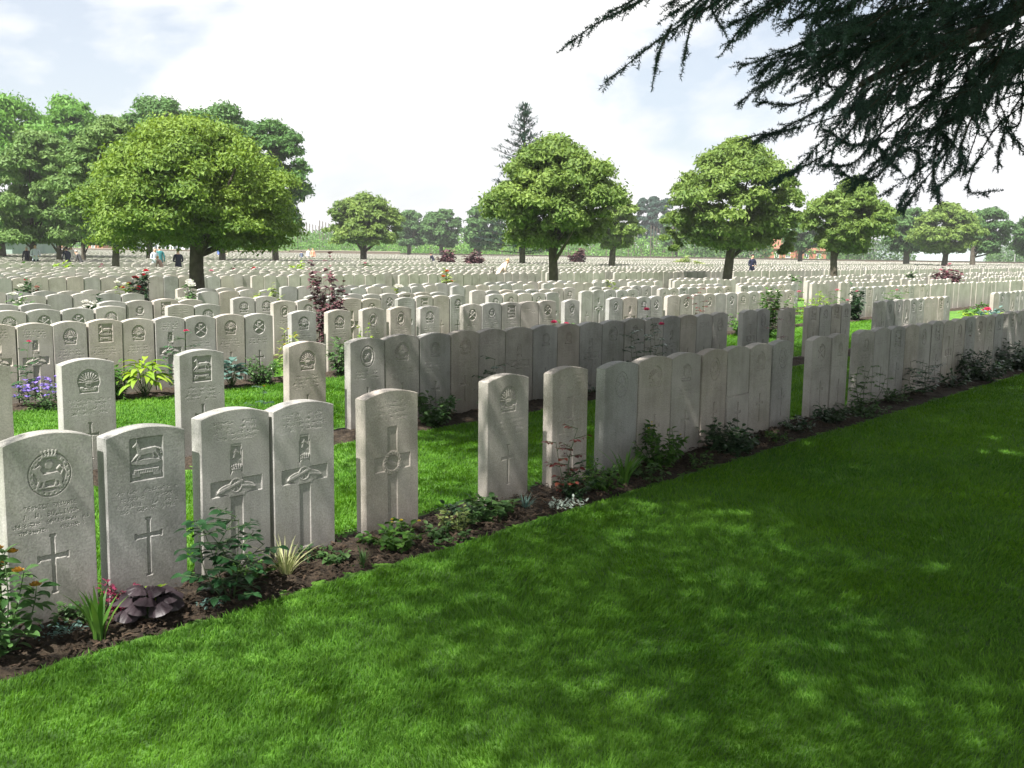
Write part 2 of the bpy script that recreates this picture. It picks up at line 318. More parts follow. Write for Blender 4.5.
def stone_meshes(kind, cell, seed=1, name='headstone'):
    """the headstone as slab + carved badge / cross / inscription, cut out of one relief face"""
    w = SW; nx = max(8, int(w/cell)); nz = max(12, int(SH/cell))
    us = np.concatenate([[-w/2, -w/2+.004], np.linspace(-w/2+.004, w/2-.004, nx)[1:-1], [w/2-.004, w/2]])
    fs = np.linspace(-.06, 1, nz+2); 
    X = np.repeat(us[:, None], len(fs)+1, 1); T = topz_of(us)[:, None]
    Z = np.where(fs[None, :] < 0, fs[None, :], fs[None, :]*(T-.004)); Z = np.concatenate([Z, T], 1)
    R = Relief(X, Z); face_design(R, kind, seed)
    edge = np.minimum(np.minimum(X+w/2, w/2-X), T-Z) < .0039
    h = R.h*(1.05 if cell < .004 else 1.7); h[:, -1] = h[:, -2]*0; h[edge] = 0; Y = -h
    brd = np.zeros_like(X, bool); brd[0] = brd[-1] = True; brd[:, -1] = True
    wob = (fbm(us*60+seed*9, us*0+seed, 5)-.5)*.002
    Y[brd] = .0045
    n1, n2 = X.shape; idx = np.arange(n1*n2).reshape(n1, n2)
    V = np.stack([X, Y, Z], -1).reshape(-1, 3)
    F = np.stack([idx[:-1, :-1], idx[1:, :-1], idx[1:, 1:], idx[:-1, 1:]], -1).reshape(-1, 4)
    xc = V[F][:, :, 0].mean(1); zc = V[F][:, :, 2].mean(1)
    cc = R.c.ravel()[F].min(1)
    ins = (cc == 0) & (abs(xc) < .165) & ((zc > .39) & (zc < .53) if kind not in ('gun', 'wreath', 'plain') else (zc > .62) & (zc < .75))
    if kind == 'ledge': ins[:] = False
    cc = cc.copy(); cc[ins] = 3
    out = {}
    # ring to the back
    ring = [int(idx[0, j]) for j in range(n2)]+[int(idx[i, -1]) for i in range(1, n1)]+[int(idx[-1, j]) for j in range(n2-2, -1, -1)]
    RV = V[ring]; k = len(ring); 
    A = RV.copy(); A[:, 1] = .0045
    Bk = RV.copy(); Bk[:, 1] = ST-.004; Ck = RV.copy(); Ck[:, 1] = ST; cx = Ck[:, 0]*.985; Ck[:, 0] = cx; Ck[:, 2] = np.minimum(Ck[:, 2], SH)-.003*(Ck[:, 2] > .7)
    SV = np.concatenate([A, Bk, Ck]); SF = []
    a = np.arange(k-1); SF = np.concatenate([np.stack([a+1, a, a+k, a+k+1], 1), np.stack([a+k+1, a+k, a+2*k, a+2*k+1], 1)])
    back = np.arange(2*k, 3*k)[None, :]
    def sub(mask):
        f = F[mask]; u, inv = np.unique(f, return_inverse=True); return V[u], inv.reshape(-1, 4)
    v0, f0 = sub(cc == 0)
    me = npmesh(name+'_slab', np.concatenate([v0, SV]), [np.concatenate([f0, SF+len(v0)]), back+len(v0)], [M_STONE], smooth=False); out['slab'] = me
    for kk, nm in ((1, 'carved_badge'), (2, 'carved_cross'), (3, 'inscription')):
        if (cc == kk).any():
            v1, f1 = sub(cc == kk); out[nm] = npmesh(nm, v1, f1, [M_STONE], smooth=False)
    return out
def plain_stone_geo(nt=4):
    us = np.linspace(-SW/2, SW/2, nt+1); P = [(-SW/2, -.02)]+[(x, float(topz_of(x))) for x in us]+[(SW/2, -.02)]
    n = len(P); V = np.array([[x, 0, z] for x, z in P]+[[x, ST, z] for x, z in P])
    S = np.array([[i, i+n, i+1+n, i+1] for i in range(n-1)])
    return V, S, np.array([list(range(n))[::-1], list(range(n, 2*n))])
ORD = ['zeroth', 'first', 'second', 'third', 'fourth', 'fifth', 'sixth', 'seventh', 'eighth', 'ninth', 'tenth', 'eleventh', 'twelfth', 'thirteenth', 'fourteenth', 'fifteenth', 'sixteenth', 'seventeenth', 'eighteenth', 'nineteenth', 'twentieth']
TENS = {2: 'twenty', 3: 'thirty', 4: 'forty', 5: 'fifty', 6: 'sixty'}
def ordw(n):
    if n <= 20: return ORD[n]
    return (TENS[n//10]+'-'+ORD[n % 10]) if n % 10 else {3: 'thirtieth', 4: 'fortieth', 5: 'fiftieth', 6: 'sixtieth'}[n//10]
_cache = {}
def get_stone(kind, lod, seed=1):
    key = (kind, lod, seed)
    if key not in _cache: _cache[key] = stone_meshes(kind, {0: .003, 1: .0045, 2: .0065}[lod], seed)
    return _cache[key]
ROW1 = [(1.5, 1.86), (1.91, 2.28), (2.36, 2.735), (2.76, 3.13), (3.34, 3.73), (4.3, 4.68), (4.92, 5.30), (5.49, 5.89), (5.91, 6.34), (6.36, 6.78), (6.80, 7.19), (7.21, 7.58), (7.6, 7.98), (8.01, 8.39), (8.81, 9.22), (9.25, 9.63)]
def chain(edges, gap=.012): return [(a+gap, b) for a, b in zip(edges[:-1], edges[1:])]
ROW1 += chain([9.86, 10.3, 10.75, 11.2, 11.62, 12.05, 12.47, 12.89, 13.32, 13.74, 14.18, 14.58, 14.99])+chain([15.24, 15.66, 16.08, 16.5, 16.92, 17.34])
ROW2 = [(2.18, 2.55), (2.86, 3.23), (3.72, 4.09), (4.68, 5.05)]+chain([5.3, 5.7, 6.12, 6.52, 6.9, 7.29, 7.72, 8.12, 8.51, 8.92, 9.35, 9.77, 10.17, 10.56, 10.94, 11.35, 11.74])+chain([12.17, 12.58, 12.97])+[(13.35, 13.77)]+chain([14.2, 14.62, 15.04, 15.42, 15.8])
ROW2 += chain([16.89, 17.33, 17.75, 18.14, 18.5, 18.86, 19.27, 19.67, 20.03, 20.38, 20.75])+chain([23.68, 24.1, 24.55, 25., 25.4, 25.8, 26.2, 26.6])
ROW3 = chain([2.83, 3.19, 3.54, 3.89, 4.24, 4.59, 4.96, 5.32, 5.68, 6.06, 6.44, 6.83])+[(7.1, 7.47), (7.64, 8.01), (8.2, 8.57), (8.68, 9.06), (9.22, 9.59)]+chain([10.05, 10.44, 10.87, 11.31, 11.74, 12.16])+[(12.4, 12.79)]+chain([13.59, 14., 14.45, 14.87, 15.26])+chain([15.4, 15.84, 16.29, 16.72, 17.13, 17.58, 18.03, 18.5, 18.93, 19.33, 19.75, 20.18, 20.62])
ROW3 += chain([23.84+.425*i for i in range(40)])
rr = random.Random(5)
def auto_row(x0, x1, long=(3, 14), gap=(.35, .9)):
    out = []; x = x0
    while x < x1:
        n = rr.randint(*long); st = rr.choice([.40, .405, .41])
        out += chain([x+st*i for i in range(n+1)], .02); x += n*st+rr.uniform(*gap)
    return out
ROWS = [(0., ROW1), (2.55, ROW2), (5.85, ROW3)]
def span(Y):   # x range in view at this row
    d = Y-CP[1]; a0 = math.atan2(CF[0], CF[1])-math.radians(29.5); a1 = math.atan2(CF[0], CF[1])+math.radians(29.5)
    return d*math.tan(a0)-.5, min(d*math.tan(a1)+1 if a1 < 1.5 else 1e9, 190.)
ys = [7.95, 9.1, 11.35, 12.5]
y = 19.2
while y < 31: ys += [y, y+1.15]; y += 3.3
y = 36.
while y < 56: ys += [y, y+1.2]; y += 3.4
y = 61.
while y < 185: ys += [y, y+1.3]; y += 3.6
for Y in ys:
    a, b = span(Y)
    ROWS.append((Y, auto_row(a, b, (2, 9) if Y < 14 else (6, 24), (.3, 1.0) if Y < 14 else (.3, .8))))
def wall_depth(px): return 150.-22.*px/1024 if px > 300 else 150.
kinds_cycle = ['sunburst', 'crossed', 'garter', 'scroll', 'sunburst', 'wreath', 'gun', 'plain', 'horse', 'sunburst']
fixed = {(0, i): k for i, k in enumerate(['lion', 'horse', 'gun', 'gun', 'wreath', 'sunburst', 'wreath', 'garter', 'sunburst', 'scroll', 'garter', 'ledge', 'sunburst', 'garter', 'crossed', 'scroll'])}
fixed.update({(1, i): k for i, k in enumerate(['plain', 'sunburst', 'horse', 'sunburst', 'garter', 'sunburst', 'scroll', 'sunburst', 'plain', 'gun', 'scroll'])})
fixed.update({(2, i): k for i, k in enumerate(['crossed', 'sunburst', 'gun', 'gun', 'sunburst', 'horse', 'sunburst', 'gun', 'crossed', 'sunburst', 'crossed', 'sunburst', 'sunburst', 'garter', 'garter', 'sunburst', 'crossed', 'scroll'])})
stones = []      # (visible size, row, index, x, Y, width)
for ri, (Y, L) in enumerate(ROWS):
    for i, (a, b) in enumerate(L):
        x = (a+b)/2; px, py, D = project((x, Y, .5))
        if D < 1 or px < -60 or px > 1090: continue
        if D > 163: continue
        stones.append([D, ri, i, x, Y, min(b-a, .45), px])
tree_spots = []
stones.sort(key=lambda s: s[0]+(0 if s[1] < 3 else 1.5))
infr = [s for s in stones if -5 < s[6] < 1028]
IND = infr[:300]; ids = set((s[1], s[2]) for s in IND)
GRP = 'headstones standing in rows'
hs_name = lambda: 'headstone'
rows_count = {}
IND.sort(key=lambda s: (s[1], s[3]))
ROWW = ['front row', 'second row', 'third row', 'fourth row', 'fifth row', 'sixth row', 'seventh row', 'eighth row', 'ninth row', 'tenth row', 'eleventh row', 'twelfth row', 'thirteenth row', 'fourteenth row', 'fifteenth row', 'sixteenth row']
HAND = {(0, 0): 'headstone carved with a lion in a crowned round badge, in front row', (0, 1): 'headstone carved with a horse in a square panel, in front row',
        (0, 2): 'headstone with gun badge on broad cross, behind the nearest dark rose bush', (0, 3): 'headstone with gun badge on broad cross, behind the tuft of striped grass',
        (0, 4): 'lone headstone with ring badge on broad cross, lime green plant at its foot', (0, 5): 'lone headstone with sunburst badge and small cross, between two gaps in front row',
        (0, 6): 'headstone with ring badge on broad cross, behind the red leaved rose', (0, 11): 'headstone in front row with a paler replaced lower half'}
def tone_of(s): 
    return float(_h(np.int64(s[1]*31+7), np.int64(s[2]*17+3), 5))
def jitter(s, k): return (float(_h(np.int64(s[1]*13+k), np.int64(s[2]*29+k*5), 9+k))-.5)*2
plainV, plainS, plainN = plain_stone_geo(6)
me_plain = npmesh('headstone', plainV, [plainS, plainN], [M_STONE])
dzs = {(0, 0): .008, (0, 1): -.018, (0, 2): .006, (0, 3): .005}
for s in IND:
    D, ri, i, x, Y, w, px = s
    rows_count[ri] = rows_count.get(ri, 0)+1; n = rows_count[ri]
    kind = fixed.get((ri, i), kinds_cycle[int(_h(np.int64(ri*7+1), np.int64(i*3+2), 3)*9.99)])
    lab = HAND.get((ri, i)) or 'headstone with %s, %s along the %s from near end' % (DESIGN_WORDS[kind], ordw(n), ROWW[ri])
    small = ri > 4
    tn = tone_of(s)
    if (ri, i) == (0, 11): tn = .6
    lz = dzs.get((ri, i), 0)+jitter(s, 2)*(.006 if ri < 3 else .012)
    rot = (math.radians(jitter(s, 3)*.5), math.radians(jitter(s, 4)*.45), math.radians(jitter(s, 5)*.8))
    if small:
        o = link('headstone', me_plain); tag(o, 'pale headstone, %s along the %s from near end' % (ordw(n), ROWW[ri]), 'headstone', GRP)
        o.location = (x, Y, lz); o.scale = (w/SW, 1, 1); o.rotation_euler = rot; o['tone'] = tn; continue
    e = empty('headstone', (x, Y, lz), lab, 'headstone', GRP); e.rotation_euler = rot
    e.scale = (w/SW, 1, 1)
    lod = 0 if D < 7 else (1 if D < 13 else 2)
    g = get_stone(kind, lod, 1+i if lod == 0 else 1)
    for nm, me in g.items():
        c = link(nm, me, e); c['tone'] = tn
        if kind == 'ledge' and nm == 'slab': c['label'] = 'slab with a band of newer pale stone below'
# the rest of the rows: one mass
V0, S0, N0 = plain_stone_geo(4)
rest = [s for s in stones if (s[1], s[2]) not in ids]
if rest:
    A = np.array([[s[3], s[4]+jitter(s, 6)*.02, jitter(s, 2)*.018, s[5]/SW, jitter(s, 5)*.02] for s in rest]); nv = len(V0)
    VV = np.zeros((len(A), nv, 3)); VV[:, :, 0] = V0[None, :, 0]*A[:, None, 3]+A[:, None, 0]; VV[:, :, 1] = V0[None, :, 1]+A[:, None, 1]+V0[None, :, 0]*A[:, None, 4]; VV[:, :, 2] = V0[None, :, 2]+A[:, None, 2]
    off = (np.arange(len(A))*nv)[:, None, None]
    me = npmesh('distant_headstones', VV.reshape(-1, 3), [(S0[None]+off).reshape(-1, 4), (N0[None]+off).reshape(-1, N0.shape[1])], [M_STONE])
    o = link('distant_headstones', me); o['tone'] = .65
    tag(o, 'many hundreds of pale headstones filling the cemetery beyond the nearer rows', 'headstones', kind='stuff')
print('stones', len(stones), 'individual', len(IND), 'rows', rows_count)
# ---------------------------------------------------------------- ground, beds, grass
me = npmesh('lawn', [[-58, -58, 0], [518, -58, 0], [518, 518, 0], [-58, 518, 0]], np.array([[0, 1, 2, 3]]), [M_LAWN])
tag(link('lawn', me), 'mown green lawn between the rows of headstones', kind='structure')
def edge_f(x, row):  return -.43+.05*(fbm(x*1.1, x*0+row*3.1, 3)-.47)+.02*(vnoise(x*7, x*0+row, 8)-.5)
def edge_b(x, row):  return (.17 if row == 0 else .22)+.06*(fbm(x*1.3, x*0+row*5.7, 4)-.47)
def bed(Y, row, x0, x1, c, ny):
    xs = np.arange(x0, x1, c); t = np.linspace(0, 1, ny)
    X = np.repeat(xs[:, None], ny, 1); f = edge_f(xs, row)[:, None]; b = edge_b(xs, row)[:, None]
    Yl = f+(b-f)*t[None, :]
    prof = np.sin(np.clip(t, 0, 1)*PI)[None, :]**.6
    clod = (fbm(X*11, Yl*11+row*9, 21, 4)-.45)*.07+(vnoise(X*48, Yl*48, 5)-.5)*.016
    Z = -.012+prof*(.032+np.maximum(clod, -.018))
    idx = np.arange(X.size).reshape(X.shape)
    F = np.stack([idx[:-1, :-1], idx[1:, :-1], idx[1:, 1:], idx[:-1, 1:]], -1).reshape(-1, 4)
    me = npmesh('soil_bed', np.stack([X, Yl+Y, Z], -1).reshape(-1, 3), F, [M_SOIL], smooth=True)
    tag(link('soil_bed', me), 'strip of dark bare soil running along a row of headstones', kind='structure')
bed(0, 0, .2, 9, .012, 46); bed(0, 0, 9, 24, .04, 18); bed(2.55, 1, 1.8, 28, .03, 20); bed(5.85, 2, 2.4, 44, .05, 14)
for k, Y in enumerate(ys[:8]):
    a, b_ = span(Y); bed(Y, 3+k, a, b_, .2, 6)
# bark chips and crumbs of soil in the near beds
n = 5200; X = RNG.uniform(.8, 9, n)**1.; Yc = RNG.uniform(-.42, .13, n); s_ = RNG.uniform(.004, .016, n)
ang = RNG.uniform(0, 2*PI, n); tl = RNG.uniform(-.6, .6, n)
bx = np.array([[-1, -.4, 0], [1, -.5, 0], [1.1, .4, .1], [-.9, .5, .05], [0, 0, .35]])
P = bx[None]*s_[:, None, None]; c_, s2 = np.cos(ang)[:, None], np.sin(ang)[:, None]
PX = P[:, :, 0]*c_-P[:, :, 1]*s2; PY = P[:, :, 0]*s2+P[:, :, 1]*c_; PZ = P[:, :, 2]+P[:, :, 0]*tl[:, None]
VV = np.stack([PX+X[:, None], PY+Yc[:, None], PZ+.027+RNG.uniform(-.006, .012, n)[:, None]], -1).reshape(-1, 3)
F0 = np.array([[0, 1, 4], [1, 2, 4], [2, 3, 4], [3, 0, 4]]); F = (F0[None]+(np.arange(n)*5)[:, None, None]).reshape(-1, 3)
tag(link('bark_chips', npmesh('bark_chips', VV, F, [M_CHIP])), 'brown chips of bark and clods lying on the dark soil of the front bed', 'bark chips', kind='stuff')
M_GRASS = mat_leaf('grass_blades', (.034, .128, .010), (.155, .335, .036), .55, .42, 1.1, .25)
ns_ = M_GRASS.node_tree
def in_lawn(x, y):
    ok = np.ones(len(x), bool)
    for row, (Y, _) in enumerate(ROWS[:7]):
        ok &= ~((y > Y+edge_f(x, row)-.0) & (y < Y+edge_b(x, row)))
    return ok
def blades(name, n, r0, r1, hgt, wid, pw=1., label='', az=32., amin=None):
    u = RNG.uniform(0, 1, n); r = r0*(r1/r0)**(u**pw)
    a0 = math.atan2(CF[0], CF[1]); a = a0+np.radians(RNG.uniform(-az, az, n))
    x = r*np.sin(a); y = CP[1]+r*np.cos(a)
    k = in_lawn(x, y) & ((y < -.3) | (y > .1)); x, y, r = x[k], y[k], r[k]; n = len(x)
    # tufts: uneven height and lean
    hm = .55+.9*fbm(x*3.1, y*3.1, 4, 3); h = hgt*hm*RNG.uniform(.55, 1.25, n)*(1+.04*r)
    w = wid*(r/3.)**.75*RNG.uniform(.7, 1.3, n)
    th = RNG.uniform(0, 2*PI, n); la = RNG.uniform(0, 2*PI, n)*.5+4*fbm(x*1.5, y*1.5, 9, 2)*PI; ln_ = h*RNG.uniform(.25, 1.15, n)
    dx, dy = np.cos(th)*w/2, np.sin(th)*w/2; lx, ly = np.cos(la)*ln_, np.sin(la)*ln_
    z0 = np.zeros(n)
    V = np.stack([np.stack([x-dx, y-dy, z0-.004], -1), np.stack([x+dx, y+dy, z0-.004], -1),
                  np.stack([x+dx*.75+lx*.35, y+dy*.75+ly*.35, h*.62], -1), np.stack([x-dx*.75+lx*.35, y-dy*.75+ly*.35, h*.62], -1),
                  np.stack([x+lx, y+ly, h], -1)], 1).reshape(-1, 3)
    o5 = (np.arange(n)*5)[:, None]
    rnd = np.clip(RNG.uniform(0, 1, n)*.65+.45*(fbm(x*.9, y*.9, 31, 3)-.2), 0, 1.3); rnd[RNG.uniform(0, 1, n) < .035] = 1.35; pale = fbm(x*2.3+7, y*2.3, 77, 3); rnd = rnd+np.clip((pale-.56)*2.2, 0, .4)
    me = npmesh(name, V, [o5+np.array([[0, 1, 2, 3]]), o5+np.array([[3, 2, 4]])], [M_GRASS], attrs={'rnd': np.repeat(rnd, 5)})
    tag(link(name, me), label, 'grass', kind='stuff')
blades('grass', 900000, 1.6, 26, .021, .0034, .62, 'short mown green grass of the lawn in front of and between the headstones')
# ---------------------------------------------------------------- foliage helpers
def leaf_geo(L, W, n=3, bend=.35, fold=.25, tip=1.):
    """one leaf along +x, lying in xy, bending down in z; returns V,F(quads)"""
    t = np.linspace(0, 1, n+2); w = W/2*np.sin(np.clip(t, 0, 1)**.8*PI)**.8; w[0] = W*.04; w[-1] = W*.01
    ang = -bend*t*1.6; x = np.concatenate([[0], np.cumsum(np.cos(ang[:-1])*L/(n+1))]); z = np.concatenate([[0], np.cumsum(np.sin(ang[:-1])*L/(n+1))])
    V = []; 
    for i in range(n+2): V += [[x[i], -w[i], z[i]+fold*w[i]], [x[i], 0, z[i]], [x[i], w[i], z[i]+fold*w[i]]]
    F = []
    for i in range(n+1):
        a = i*3; F += [[a, a+3, a+4, a+1], [a+1, a+4, a+5, a+2]]
    return np.array(V), np.array(F)
def place(V, F, pos, dirs, scale=None, roll=None):
    """copies of V,F at pos (n,3), x axis along dirs (n,3)"""
    pos = np.asarray(pos, float); d = np.asarray(dirs, float); d = d/(np.linalg.norm(d, axis=1)[:, None]+1e-9); n = len(pos)
    up = np.tile([0, 0, 1.], (n, 1)); y = np.cross(up, d); ln = np.linalg.norm(y, axis=1); y[ln < 1e-3] = [0, 1, 0]; y /= np.linalg.norm(y, axis=1)[:, None]; z = np.cross(d, y)
    if roll is not None:
        c, s = np.cos(roll)[:, None], np.sin(roll)[:, None]; y, z = y*c+z*s, z*c-y*s
    sc = np.ones(n) if scale is None else np.broadcast_to(scale, (n,))
    P = pos[:, None]+sc[:, None, None]*(V[None, :, 0:1]*d[:, None]+V[None, :, 1:2]*y[:, None]+V[None, :, 2:3]*z[:, None])
    return P.reshape(-1, 3), (F[None]+(np.arange(n)*len(V))[:, None, None]).reshape(-1, F.shape[1])
def leaves_obj(name, parent, mat, geo, pos, dirs, scale=None, roll=None, smooth=True, label=None):
    V, F = place(*geo, pos, dirs, scale, roll); rnd = np.repeat(RNG.uniform(0, 1, len(pos)), len(geo[0]))
    o = link(name, npmesh(name, V, F, [mat], smooth=smooth, attrs={'rnd': rnd}), parent)
    if label: o['label'] = label
    return o
LM = {}
def lm(key):
    P = {'rose': ((.012, .045, .016), (.035, .10, .035), .28, .15), 'roser': ((.10, .018, .018), (.16, .05, .03), .35, .2), 'green': ((.03, .10, .015), (.10, .21, .035), .5, .3), 'lime': ((.12, .26, .015), (.30, .42, .04), .5, .35),
         'mid': ((.035, .095, .025), (.09, .17, .05), .5, .25), 'dark': ((.015, .045, .018), (.04, .085, .03), .4, .15), 'teal': ((.06, .13, .11), (.13, .22, .19), .5, .2), 'silver': ((.20, .26, .22), (.33, .38, .33), .7, .15),
         'heuch': ((.022, .013, .018), (.06, .045, .052), .45, .1), 'purple': ((.07, .03, .04), (.16, .075, .08), .5, .2), 'stripe': ((.22, .27, .10), (.45, .46, .24), .6, .3), 'strap': ((.05, .16, .02), (.14, .28, .05), .45, .3),
         'sedum': ((.04, .12, .03), (.11, .22, .06), .5, .25), 'pale': ((.16, .24, .07), (.32, .38, .12), .5, .3), 'redbit': ((.10, .01, .03), (.25, .03, .08), .5, .2)}[key]
    if key not in LM: LM[key] = mat_leaf('leaf_'+key, *P, scale=8.)
    return LM[key]
FM = {}
def fm(key):
    c = {'pink': (.75, .10, .20), 'red': (.65, .04, .04), 'white': (.82, .80, .74), 'orange': (.70, .20, .07), 'violet':  (.28, .19, .62), 'yellow': (.75, .62, .08), 'ochre': (.50, .28, .05), 'rosepink': (.72, .30, .36), 'purple': (.28, .08, .28)}[key]
    if key not in FM: FM[key] = mat_leaf('petal_'+key, tuple(v*.7 for v in c), c, .6, .25, scale=20.)
    return FM[key]
def stems_obj(parent, paths, r, mat=None):
    b = MB()
    for p in paths: b.tube(p, np.linspace(r, r*.45, len(p)), 5)
    return b.obj('stems', mat or M_STEM, parent, True)
M_STEM = mat_plain('green_stem', (.05, .09, .03), .6); M_RSTEM = mat_plain('brown_stem', (.07, .045, .03), .7)
def stem_path(base, top, wob=.04, n=6):
    t = np.linspace(0, 1, n)[:, None]; base, top = np.array(base, float), np.array(top, float)
    p = base+(top-base)*t; p[:, :2] += (np.sin(t*PI)*RNG.normal(0, wob, 2)); return p
def flower(parent, pos, size, mat, name='flower', petals=14, tilt=None):
    """a small many petalled bloom"""
    V, F = leaf_geo(size, size*1.05, 2, -.9, .3); k = np.arange(petals); a = k*2.4; el = -.1+1.5*(k/petals)
    d = np.stack([np.cos(a)*np.cos(el), np.sin(a)*np.cos(el), np.sin(el)], -1)
    o = leaves_obj(name, parent, mat, (V, F), np.tile(pos, (petals, 1)), d, np.linspace(1, .6, petals)); return o
def bush(name, base, w, h, key, label, cat='plant', nst=9, nl=26, L=.05, W=.03, group='plants in the flower beds', stem=.004, droop=.1, flowers=None, spread=1., low=.1, stemmat=None, fcount=3, fsize=.03, seedling=False):
    e = empty(name, base, label, cat, group)
    paths = []; pos = []; dr = []
    for i in range(nst):
        a = 2*PI*i/nst+RNG.uniform(-.5, .5); rr_ = w/2*spread*RNG.uniform(.25, 1); hh = h*RNG.uniform(.55, 1)*(1-.35*(rr_/(w/2+1e-6))**2)
        top = np.array([math.cos(a)*rr_, math.sin(a)*rr_, hh]); p = stem_path((math.cos(a)*.02, math.sin(a)*.02, -.03), top, w*.08); paths.append(p)
        for t in RNG.uniform(low, 1.0, int(nl*1.5)):
            k = t*(len(p)-1); i0 = int(min(k, len(p)-2)); q = p[i0]+(p[i0+1]-p[i0])*(k-i0)
            b_ = RNG.uniform(0, 2*PI); pos.append(q+RNG.normal(0, w*.035, 3)*[1, 1, .4]); dr.append([math.cos(b_)+.4*math.cos(a), math.sin(b_)+.4*math.sin(a), RNG.uniform(-.3, .6)])
        pos.append(p[-1]); dr.append([math.cos(a), math.sin(a), .8])
    stems_obj(e, paths, stem, stemmat)
    leaves_obj('leaves', e, lm(key), leaf_geo(L, W, 3, .35+droop), pos, dr, RNG.uniform(.6, 1.15, len(pos)), RNG.uniform(-.5, .5, len(pos)))
    if flowers:
        for j in range(fcount):
            p = paths[j % len(paths)][-1]+RNG.normal(0, w*.06, 3)*[1, 1, .3]; flower(e, p+np.array([0, 0, .01]), fsize, fm(flowers))
    return e
def strap_plant(name, base, h, n, w, key, label, lean=.5, group='plants in the flower beds'):
    e = empty(name, base, label, 'plant', group); b = MB()
    V = []; F = []; c = 0; rn = []
    for i in range(n):
        a = RNG.uniform(0, 2*PI); hh = h*RNG.uniform(.55, 1.05); le = lean*RNG.uniform(.2, 1)*hh; m = 6; r0 = RNG.uniform(0, .02)
        t = np.linspace(0, 1, m); x = r0+le*t**1.8; z = hh*(t-.22*lean*t**3)-.01; ww = w*np.minimum(1, (1-t)*2.2+.03)/2
        perp = a+PI/2+RNG.uniform(-.5, .5)
        P = np.stack([np.cos(a)*x, np.sin(a)*x, z], -1); S = np.stack([np.cos(perp)*ww, np.sin(perp)*ww, 0*ww], -1)
        V.append(np.stack([P-S, P+S], 1).reshape(-1, 3)); F.append(np.array([[2*k, 2*k+1, 2*k+3, 2*k+2] for k in range(m-1)])+c); c += 2*m; rn.append(np.full(2*m, RNG.uniform()))
    link('leaves', npmesh('leaves', np.concatenate(V), np.concatenate(F), [lm(key)], smooth=True, attrs={'rnd': np.concatenate(rn)}), e)
    return e
def broad_plant(name, base, n, L, W, hgt, key, label, lobed=False, droop=.5, group='plants in the flower beds', up=.5):
    """hosta / heuchera: broad arching leaves on leaf stalks from the crown"""
    e = empty(name, base, label, 'plant', group)
    if lobed:
        m = 21; th = np.linspace(-2.6, 2.6, m); r = L*.5*(1+.16*np.abs(np.cos(th*3.5))-.0*th); V = [[0, 0, 0]]+[[L*.35+r[i]*math.cos(th[i]), r[i]*math.sin(th[i])*.95, (.005)*math.cos(th[i]*7)-.09*(r[i]/L)**2] for i in range(m)]
        mid = [[L*.2+.5*r[i]*math.cos(th[i]), .5*r[i]*math.sin(th[i]), .003*math.cos(th[i]*7)+.006] for i in range(m)]
        V = np.array([[L*.05, 0, -.004]]+V[1:]+mid); F4 = np.array([[1+m+i, 1+i, 2+i, 2+m+i] for i in range(m-1)]+[[0, 1+m+i, 2+m+i, 0] for i in range(m-1)])
        F3 = F4[m-1:][:, :3]; geo = (V, F4[:m-1]); 
    else: geo = leaf_geo(L, W, 5, droop, .3)
    paths = []; pos = []; dr = []
    for i in range(n):
        a = i*2.4+RNG.uniform(-.3, .3); k = (i+.5)/n; rad = L*.75*math.sqrt(k); z = hgt*(1-.55*k)*RNG.uniform(.75, 1.1)
        q = np.array([math.cos(a)*rad, math.sin(a)*rad, z]); paths.append(stem_path((0, 0, -.01), q, .01, 4)); pos.append(q); dr.append([math.cos(a), math.sin(a), up*(1-k)+(-.05 if lobed else .1)])
    stems_obj(e, paths, .0022)
    s = RNG.uniform(.7, 1.1, n); ro = RNG.uniform(-.5, .5, n) if lobed else RNG.uniform(-.35, .35, n)
    V, F = place(geo[0], geo[1], pos, dr, s, ro); Fs = [F]
    if lobed: _, Fb = place(geo[0], F3, pos, dr, s, ro); Fs.append(Fb)
    link('leaves', npmesh('leaves', V, Fs, [lm(key)], smooth=True, attrs={'rnd': np.repeat(RNG.uniform(0, 1, n), len(geo[0]))}), e)
    return e
def mat_plant(name, base, w, n, L, key, label, h=.03, group='plants in the flower beds'):
    e = empty(name, base, label, 'plant', group); a = RNG.uniform(0, 2*PI, n); r = w/2*np.sqrt(RNG.uniform(0, 1, n))
    pos = np.stack([np.cos(a)*r, np.sin(a)*r*.7, RNG.uniform(.2, 1, n)*h], -1); b_ = RNG.uniform(0, 2*PI, n); dr = np.stack([np.cos(b_), np.sin(b_), RNG.uniform(.1, 1.2, n)], -1)
    leaves_obj('leaves', e, lm(key), leaf_geo(L, L*.5, 2, .3), pos, dr, RNG.uniform(.6, 1.2, n)); return e
